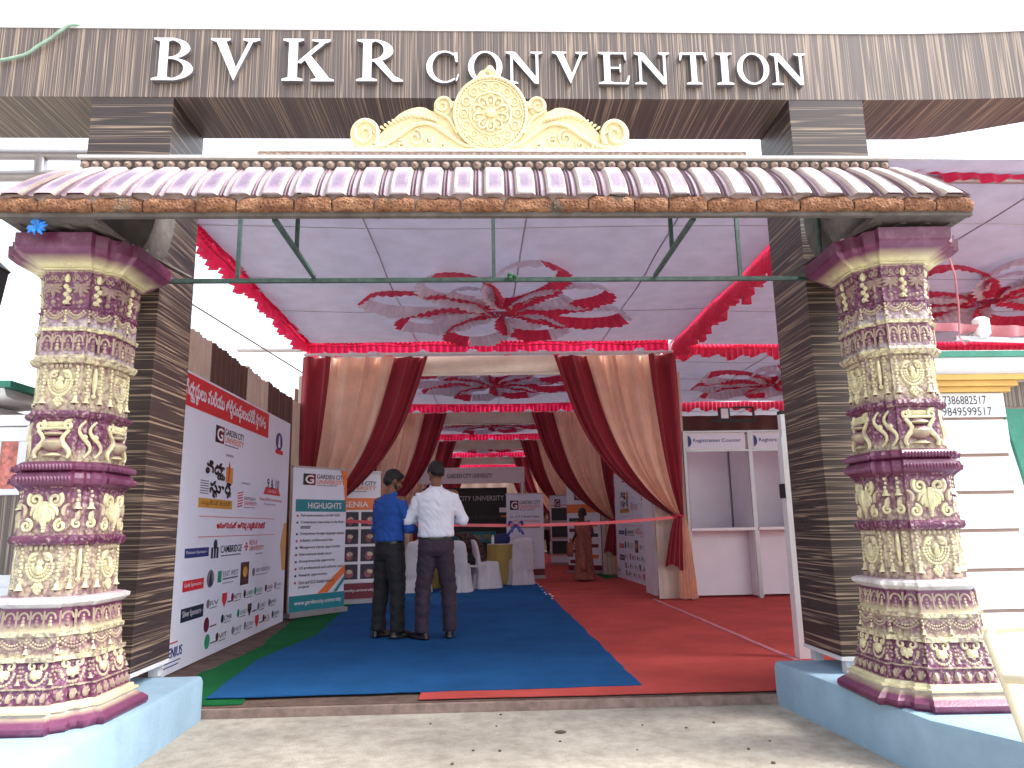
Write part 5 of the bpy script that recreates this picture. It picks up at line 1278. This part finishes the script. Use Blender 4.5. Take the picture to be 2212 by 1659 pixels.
def stand_person(loc, rz, label, H=1.72, shirt='shirt_blue', trouser='trouser_black', headyaw=0.0, bow=0.35, elbow=(.27, .06, 1.12), wrist=(.08, .32, 1.14), feet=((-.13, 0, 10), (.12, .02, -12)), skin='skin', voxel=.0065, beard=False, fat=1.0, coarse=False):
    k = H/1.74; o = empty('person', loc, rz, label, 'person'); sc = Matrix.Scale(k, 4)
    b = MB(); b.M = sc
    hc = Vector((0, .05, 1.615))
    P, HR = head_parts(b, hc, headyaw, bow)
    b.capsule((0, -.01, 1.44), (0, .035, 1.56), .056, .052, 14)
    b.loft([ell_ring(0, 0, z, x, y, 20) for z, x, y in ((.92, .14, .10), (1.1, .13, .09), (1.3, .155, .09), (1.41, .15, .075), (1.46, .06, .055))])
    b.capsule((0, 0, .90), (0, 0, .95), .12, .12)
    for s, (fx, fy, fa) in zip((-1, 1), feet):
        b.capsule((s*.085, 0, .88), (fx*.9, fy*.5+.02, .49), .075, .05); b.capsule((fx*.9, fy*.5+.02, .49), (fx, fy, .09), .048, .035)
        sh = (s*.18, 0, 1.395); el = (s*elbow[0], elbow[1], elbow[2]); wr = (s*wrist[0], wrist[1], wrist[2])
        b.capsule((s*.10, 0, 1.40), sh, .05, .05); b.capsule(sh, el, .045, .036); b.capsule(el, wr, .036, .025)
        d = Vector(wr)-Vector(el); hand(b, wr, (d.x*.5, d.y, .04), (0, -.25, 1), -s)
    remesh(b, 'body', skin, o, voxel*k, 3)
    t = MB(); t.M = sc
    t.loft([ell_ring(0, -.005, z, x*fat, y*fat, 30) for z, x, y in ((.972, .160, .120), (.980, .170, .130), (1.00, .173, .132), (1.05, .168, .126), (1.12, .168, .118), (1.24, .180, .120), (1.33, .192, .118), (1.385, .186, .104), (1.425, .140, .085), (1.455, .080, .068), (1.475, .064, .060))])
    for s in (-1, 1):
        sh = (s*.165, -.005, 1.368); el = (s*elbow[0], elbow[1], elbow[2]); wr = (s*wrist[0], wrist[1], wrist[2]); e = Vector(el); w = Vector(wr)
        t.capsule(sh, el, .062, .055, 14); t.capsule(el, e+(w-e)*.72, .058, .046, 14); t.ell(e+Vector((s*.006, -.012, -.01)), (.056, .058, .058), 12, 8)
    remesh(t, 'shirt', shirt, o, .010 if not coarse else .02, 4, wrinkle(9, .012))
    c = MB(); c.M = sc
    c.loft([ell_ring(0, .012+.4*(z-1.46), z, x, y, 24, 2) for z, x, y in ((1.45, .072, .066), (1.485, .066, .062), (1.495, .064, .060), (1.488, .058, .054), (1.455, .056, .052))], False); c.build('collar', shirt, o, 60)
    t = MB(); t.M = sc
    t.loft([ell_ring(0, 0, z, x*fat, y, 30) for z, x, y in ((.79, .150, .11), (.84, .172, .132), (.90, .174, .134), (.96, .162, .122), (1.005, .155, .114))])
    for s, (fx, fy, fa) in zip((-1, 1), feet):
        t.loft([[(hx+p[0], hy+p[1], p[2]) for p in ell_ring(0, 0, z, r1, r2, 20, 2.0)] for hx, hy, z, r1, r2 in
                ((s*.082, -.005, .88, .085, .105), (s*.088, 0, .76, .094, .106), (s*.5*(.088+abs(fx)*.9), fy*.3+.005, .60, .088, .094), (fx*.92, fy*.5+.012, .48, .080, .084), (fx*.96, fy*.7, .34, .074, .082), (fx, fy*.9-.005, .20, .068, .078), (fx, fy, .065, .070, .086))])
    remesh(t, 'trousers', trouser, o, .010 if not coarse else .02, 4, wrinkle(7, .011, 2.6))
    bl = MB(); bl.M = sc; bl.loft([ell_ring(0, 0, z, x*fat, y, 30) for z, x, y in ((.950, .168, .128), (.952, .172, .132), (.986, .170, .130), (.988, .160, .120))]); bl.build('belt', 'leather', o, 50)
    for s, (fx, fy, fa) in zip((-1, 1), feet):
        h = MB(); h.M = sc @ Matrix.Translation((fx, fy, 0)) @ Matrix.Rotation(radians(fa), 4, 'Z')
        h.loft([[(p[0], p[1]+.045, p[2]) for p in ell_ring(0, 0, z, x, y, 24, 2.4)] for z, x, y in ((0, .046, .135), (.012, .050, .142), (.022, .049, .14))])
        h.ell((0, .10, .035), (.044, .085, .034), 14, 8); h.ell((0, -.035, .045), (.038, .052, .052), 12, 8); h.capsule((0, -.02, .06), (0, .08, .045), .040, .036, 12)
        remesh(h, 'shoe', 'leather', o, .009, 3)
    hr = MB(); hr.M = sc
    hr.ell(P(0, -.022, .034), (.082, .096, .092), 20, 14, HR); hr.ell(P(0, -.052, -.010), (.074, .062, .070), 16, 10, HR); hr.ell(P(0, .045, .078), (.058, .040, .030), 12, 8, HR)
    for s in (-1, 1): hr.ell(P(s*.060, .012, .030), (.020, .030, .045), 10, 8, HR)
    if beard:
        hr.ell(P(0, .050, -.088), (.038, .042, .028), 12, 8, HR)
        for s in (-1, 1): hr.ell(P(s*.050, .025, -.062), (.014, .034, .034), 8, 8, HR)
    remesh(hr, 'hair', 'hair', o, .009, 2, wrinkle(45, .006, 1))
    return o
stand_person((-1.00, 7.93, .012), radians(-38), 'man in a blue shirt and black trousers looking down, turned to the right', 1.71, 'shirt_blue', 'trouser_black', radians(-28), .42,
             (.235, .05, 1.12), (.09, .31, 1.08), ((-.12, -.02, -2), (.11, .02, -22)), 'skin', .0065, True, .97)
stand_person((-.51, 7.80, .012), radians(6), 'man in a white shirt and plum trousers seen from behind, head bowed', 1.78, 'shirt_white', 'trouser_plum', radians(18), .62,
             (.268, .05, 1.15), (.07, .31, 1.16), ((-.135, -.03, 38), (.135, .03, -6)), 'skin', .0065, False, 1.03)
stand_person((2.44, 31.0, .004), radians(160), 'distant person in a pale shirt at the far end of the aisle', 1.68, 'bead_stone', 'trouser_black', 0, .1, coarse=True, voxel=.012, wrist=(.22, .10, .95), elbow=(.25, -.02, 1.12))
# seated man in the checked shirt, leaning to the left
o = empty('person', (-0.30, 13.95, .012), 0, 'seated man in a dark checked shirt hunched over between the covered chairs', 'person')
b = MB(); head_parts(b, (-.30, .10, 1.04), radians(80), .5); b.capsule((-.12, .02, .92), (-.27, .08, 1.0), .055, .05); b.capsule((.14, 0, .52), (-.06, .02, .90), .11, .10)
for s in (-1, 1):
    b.capsule((.12, s*.09, .50), (-.30, s*.14, .50), .08, .055); b.capsule((-.30, s*.14, .50), (-.26, s*.14, .06), .055, .04); b.capsule((-.08, s*.17, .88), (-.24, s*.22, .66), .045, .036); b.capsule((-.24, s*.22, .66), (-.45, s*.10, .72), .036, .025); hand(b, (-.45, s*.10, .72), (-1, -s*.3, 0), (0, 0, 1), s)
remesh(b, 'body', 'skin_dark', o, .010, 3)
t = MB(); t.capsule((.15, 0, .50), (.12, 0, .70), .155, .155); t.capsule((.12, 0, .70), (-.04, 0, .88), .155, .13); t.capsule((-.05, -.14, .90), (-.05, .14, .90), .075, .075)
for s in (-1, 1): t.capsule((-.06, s*.17, .88), (-.24, s*.22, .66), .065, .055); t.capsule((-.24, s*.22, .66), (-.36, s*.15, .70), .055, .045)
remesh(t, 'shirt', 'checked', o, .014, 4, wrinkle(8, .012))
t = MB(); t.ell((.13, 0, .50), (.16, .17, .11), 14, 8)
for s in (-1, 1): t.capsule((.12, s*.09, .50), (-.30, s*.14, .50), .095, .075); t.capsule((-.30, s*.14, .50), (-.26, s*.14, .08), .075, .062)
remesh(t, 'trousers', 'trouser_black', o, .014, 4, wrinkle(7, .01))
h = MB()
for s in (-1, 1): h.ell((-.31, s*.14, .04), (.13, .045, .04), 12, 8)
remesh(h, 'shoes', 'leather', o, .010, 3)
h = MB(); h.ell((-.285, .09, 1.075), (.10, .088, .085), 14, 10); h.ell((-.25, .08, 1.03), (.075, .075, .07), 12, 8); remesh(h, 'hair', 'hair', o, .010, 2)
m = MB(); m.box(-.20, .22, -.22, .22, .40, .44)
for sx in (-1, 1):
    for sy in (-1, 1): m.bar((sx*.18, sy*.18, 0), (sx*.18, sy*.18, .40), .03)
m.M = Matrix.Translation((-.22, 13.95, .012)) ; m2 = MB(); m2.M = m.M; m2.box(-.20, .22, -.22, .22, .38, .42)
for sx in (-1, 1):
    for sy in (-1, 1): m2.bar((sx*.18, sy*.18, 0), (sx*.18, sy*.18, .38), .03)
st = empty('stool', (0, 0, 0), 0, 'low stool under the seated man in the checked shirt', 'stool'); m2.build('seat_frame', 'chair_white', st)
# woman in a sari
o = empty('person', (1.98, 15.3, .004), radians(20), 'woman in a brown sari walking up the red aisle with a bag', 'person'); o.scale = (.95, .95, .94)
b = MB(); P, HR = head_parts(b, (0, .03, 1.43), radians(20), .15); b.capsule((0, 0, 1.26), (0, .02, 1.38), .045, .045); b.loft([ell_ring(0, 0, z, x, y, 18) for z, x, y in ((.8, .13, .1), (.95, .11, .085), (1.15, .13, .09), (1.26, .10, .07))])
for s in (-1, 1):
    b.capsule((s*.15, 0, 1.22), (s*.20, -.06, 1.0), .042, .034); b.capsule((s*.20, -.06, 1.0), (s*.20, .10, .84), .034, .025); hand(b, (s*.20, .10, .84), (0, .4, -1), (s, 0, 0), 1)
    b.capsule((s*.07, 0, .8), (s*.09, s*.12, .08), .07, .04); b.ell((s*.09, s*.12+.05, .03), (.04, .11, .03), 10, 6)
remesh(b, 'body', 'skin_dark', o, .010, 3)
t = MB(); t.loft([ell_ring(x0, y0, z, x, y, 30) for z, x, y, x0, y0 in ((.03, .22, .24, 0, 0), (.25, .19, .20, 0, 0), (.5, .165, .165, 0, 0), (.72, .17, .15, 0, 0), (.88, .165, .13, 0, 0), (.98, .14, .11, 0, 0), (1.10, .145, .11, 0, 0), (1.20, .15, .10, 0, 0), (1.25, .11, .08, 0, 0))])
t.capsule((-.16, -.06, 1.22), (-.10, -.13, .75), .05, .06); t.capsule((-.10, -.13, .75), (-.12, -.20, .30), .06, .08)
remesh(t, 'sari', 'sari', o, .014, 3, wrinkle(11, .022, .5))
t = MB()
for s in (-1, 1): t.capsule((s*.14, 0, 1.22), (s*.185, -.045, 1.06), .056, .048)
remesh(t, 'blouse', 'p_maroon', o, .012, 2)
h = MB(); h.ell(P(0, -.02, .03), (.082, .096, .088), 16, 12, HR); h.ell(P(0, -.095, -.035), (.045, .035, .04), 12, 8, HR); remesh(h, 'hair', 'hair', o, .010, 2)
m = MB(); m.box(-.06, .06, -.14, .14, -.30, 0); m.M = None
bgm = MB(); bgm.loft([[(1.72+x, 15.42+y, z) for x, y in ((-.05*f, -.15*f), (.05*f, -.15*f), (.05*f, .15*f), (-.05*f, .15*f))] for z, f in ((.48, .9), (.52, 1.05), (.72, 1.0), (.76, .9))]); bgm.tube([(1.72, 15.35, .76), (1.73, 15.38, .84), (1.73, 15.42, .85), (1.72, 15.47, .76)], .008, 6)
tag(bgm.build('handbag', 'sari', None, 40), 'soft brown bag held by the woman in the sari', 'bag')

# ================================================================== RIGHT PIER, LEFT GATE, SURROUNDINGS
o = empty('boundary_pier', (3.25, 5.0, -0.07), 0, 'white grooved boundary pier with painted phone numbers and a gold cornice', 'pier')
zs = [1.82, 1.575, 1.32, 1.065, .80, .53, .26]
m = MB(); m.box(-.32, .38, .012, .45, 0.0, 2.04); m.build('core', 'groove_brown', o)
m = MB(); top = 1.835
lv = [(1.865, 2.035)]
prev = 1.845
for z in (1.60, 1.345, 1.09, .83, .565, .30): lv.append((z+.012, prev)); prev = z-.012
lv.append((0.0, prev))
for z0, z1 in lv: m.box(-.335, .395, 0, .011, z0, z1); m.box(.3812, .395, .0115, .45, z0, z1)
m.build('rusticated_panel', 'wall_white', o)
m = MB(); m.box(-.34, .43, -.03, .46, 2.04, 2.075); m.box(-.34, .47, -.055, .46, 2.077, 2.115); m.box(-.34, .51, -.08, .46, 2.117, 2.155); m.build('cornice', 'trim_gold', o)
m = MB(); prof = [(2.157, -.08), (2.19, -.115), (2.23, -.13), (2.262, -.135)]
m.loft([[(-.34, y, z) for z, y in prof]+[(-.34, .46, 2.262), (-.34, .46, 2.157)], [(1.2, y, z) for z, y in prof]+[(1.2, .46, 2.262), (1.2, .46, 2.157)]]); m.build('cove', 'wall_white', o, 50)
m = MB(); m.box(-.345, 1.2, -.15, .47, 2.264, 2.305); m.build('coping_edge', 'trim_green', o)
m = MB(); m.loft([[(-.345, -.14, 2.307), (-.345, .46, 2.307), (-.345, .46, 2.36), (-.345, .15, 2.38)], [(1.2, -.14, 2.307), (1.2, .46, 2.307), (1.2, .46, 2.30), (1.2, .15, 2.32)]]); m.build('coping', 'wall_white', o)
text(o, '7386882517', -.045, 1.955, .265, 2.015, 'ink_dark', -.002, 'painted_number', 0, label='painted black phone number 7386882517')
text(o, '9849599517', -.058, 1.875, .295, 1.935, 'ink_dark', -.002, 'painted_number', 0, label='painted black phone number 9849599517')
o = empty('gate_side_panel', (3.66, 5.05, 0), 0, 'green arched board and brown striped cladding right of the white pier', 'panel')
m = MB(); P = [(0, 1.86), (0.6, 1.86), (0.6, 1.66)]+[(.6-.44*sin(pi/2*t/8), 1.66-.40*(1-cos(pi/2*t/8))) for t in range(1, 9)]+[(.10, 1.26), (.09, 1.36)]
m.prism(P, 0, .03); m.build('arch_board', 'trim_green', o)
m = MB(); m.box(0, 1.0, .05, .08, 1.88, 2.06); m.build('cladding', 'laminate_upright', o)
m = MB(); m.box(0, 1.0, .50, .55, 0, 1.9); m.build('white_sheet', 'wall_white', o)
m = MB(); m.tube([(2.62, 3.88, 2.60), (2.80, 4.1, 2.52), (3.0, 4.4, 2.40), (3.25, 4.8, 2.32), (3.42, 5.0, 2.32)], .006, 6); tag(m.build('electric_wire', 'wire_pink', None, 40), 'thin pink wire running from the right column head to the pier', 'wire')
o = empty('tube_lamp', (3.52, 4.95, 2.33), 0, 'white lamp and bracket on top of the right pier', 'lamp'); m = MB(); m.lathe([(.03, .02), (.055, .05), (.055, .15), (.03, .17)], (0, 0, 0), 14); m.build('lamp_shade', 'bulb', o, 40); m = MB(); m.bar((-.2, 0, .02), (.3, 0, .0), .03); m.bar((-.12, .0, .0), (-.05, .03, .08), .02); m.build('bracket', 'alu', o)
m = MB(); ruffle(m, [(2.75, 4.9, 2.44), (3.1, 4.88, 2.45), (3.5, 4.92, 2.44), (4.2, 4.95, 2.42)], .06, .04, .2, 4, .4, 8); tag(m.build('pink_cloth_bundle', 'wire_pink', None, 70), 'crumpled pink cloth lying on top of the right pier', 'cloth')
o = empty('boundary_pier', (-3.42, 5.0, -0.07), 0, 'white boundary pier with green coping at the far left edge', 'pier')
m = MB(); m.box(-.4, .14, 0, .4, 0, 2.02); m.build('core', 'wall_white', o)
m = MB(); m.loft([[(-.4, y, z) for z, y in ((2.0, 0), (2.05, -.09), (2.12, -.12))]+[(-.4, .4, 2.12), (-.4, .4, 2.0)], [(.28, y, z) for z, y in ((2.06, -.02), (2.07, -.09), (2.12, -.12))]+[(.28, .4, 2.12), (.28, .4, 2.06)]]); m.build('cove', 'wall_white', o, 50)
m = MB(); m.box(-.4, .33, -.14, .42, 2.122, 2.165); m.build('coping_edge', 'trim_green', o)
o = empty('side_gate', (-3.52, 4.82, -0.07), 0, 'white metal side gate with a red patterned strip and brown panel behind the left column', 'gate')
m = MB(); m.box(0, 1.02, 0, .04, 1.86, 1.93); m.box(0, 1.02, 0, .04, 1.76, 1.85); m.box(.28, .44, 0, .04, 1.46, 1.758); m.box(.55, 1.02, 0, .04, 1.46, 1.758); m.box(0, .27, 0, .04, 1.46, 1.758); m.box(0, 1.02, 0, .04, 1.42, 1.458); m.box(0, 1.02, 0, .04, .86, .93); m.box(0, 1.02, .005, .035, .05, .858); m.build('gate_frame', 'wall_white', o)
m = MB(); m.box(.442, .548, .01, .03, 1.46, 1.758); m.build('patterned_strip', 'red_panel', o)
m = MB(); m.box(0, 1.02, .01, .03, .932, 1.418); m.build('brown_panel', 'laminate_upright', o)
o = empty('wall_lamp', (-3.42, 5.0, 2.62), 0, 'dark lantern at the left edge above the boundary pier', 'lamp')
m = MB(); m.loft([[(x*f, y*f, z) for x, y in ((-.07, -.07), (.07, -.07), (.07, .07), (-.07, .07))] for z, f in ((.02, .7), (.05, 1), (.28, 1.25), (.30, 1.4), (.38, .4))]); m.build('lantern', 'black_plastic', o); m = MB(); m.tube([(0, 0, -.53), (0, 0, .02)], .02, 8); m.build('lamp_post', 'black_plastic', o)
# plastic chair at the right edge
o = empty('plastic_chair', (2.115, 2.50, -.07), radians(196), 'cream plastic chair in front of the right blue plinth', 'chair')
m = MB()
def bk(u, v): x = -.23+.46*u; return (x*(1-.06*v), -.21-.12*v+.05*(1-(2*u-1)**2)*1.0, .42+.36*v+0.0*u)
m.grid(14, 10, bk); m.grid(14, 10, lambda u, v: (bk(u, v)[0], bk(u, v)[1]-.014, bk(u, v)[2]), flip=True)
m.tube([bk(0, 0), bk(0, .5), bk(0, .92), bk(.06, 1), bk(.3, 1.01), bk(.5, 1.015), bk(.7, 1.01), bk(.94, 1), bk(1, .92), bk(1, .5), bk(1, 0)], .018, 8); m.build('backrest', 'plastic_cream', o, 60)
m = MB(); m.grid(10, 10, lambda u, v: (-.23+.46*u, -.2+.42*v, .42-.02*sin(pi*u)*sin(pi*v))); m.tube([(-.23, -.2, .41), (-.23, .22, .41), (.23, .22, .41), (.23, -.2, .41), (-.23, -.2, .41)], .018, 8); m.build('seat', 'plastic_cream', o, 60)
for sx in (-1, 1):
    for sy in (-1, 1): m = MB(); m.tube([(sx*.21, sy*.19, .41), (sx*.26, sy*.25, 0)], [.028, .020], 8); m.build('leg', 'plastic_cream', o, 50)
    m = MB(); m.tube([(sx*.24, -.25, .62), (sx*.27, -.1, .64), (sx*.27, .12, .63), (sx*.25, .2, .58), (sx*.24, .2, .42)], .018, 8); m.build('armrest', 'plastic_cream', o, 50)
# small litter
m = MB(); rnd = random.Random(2)
for k in range(22):
    x, y = rnd.uniform(-1.6, 1.7), rnd.uniform(3.4, 5.0); r = rnd.uniform(.004, .013); m.ell((x, y, -.069+r*.3), (r, r*rnd.uniform(.6, 1.4), r*.5), 6, 4)
m.ell((0.42, 4.55, -.064), (.035, .022, .008), 8, 5)
tag(m.build('grit', 'dirt', None, 60), 'small stones and bits of dirt scattered on the concrete', 'grit', kind='stuff')
m = MB()
for k in range(16): x, y = 1.0+rnd.uniform(-.03, .05), rnd.uniform(11.5, 15); m.ell((x, y, .016), (.014, .02, .008), 6, 4)
tag(m.build('litter', 'bulb', None, 60), 'tiny scraps of white foil along the carpet seams', 'litter', kind='stuff')
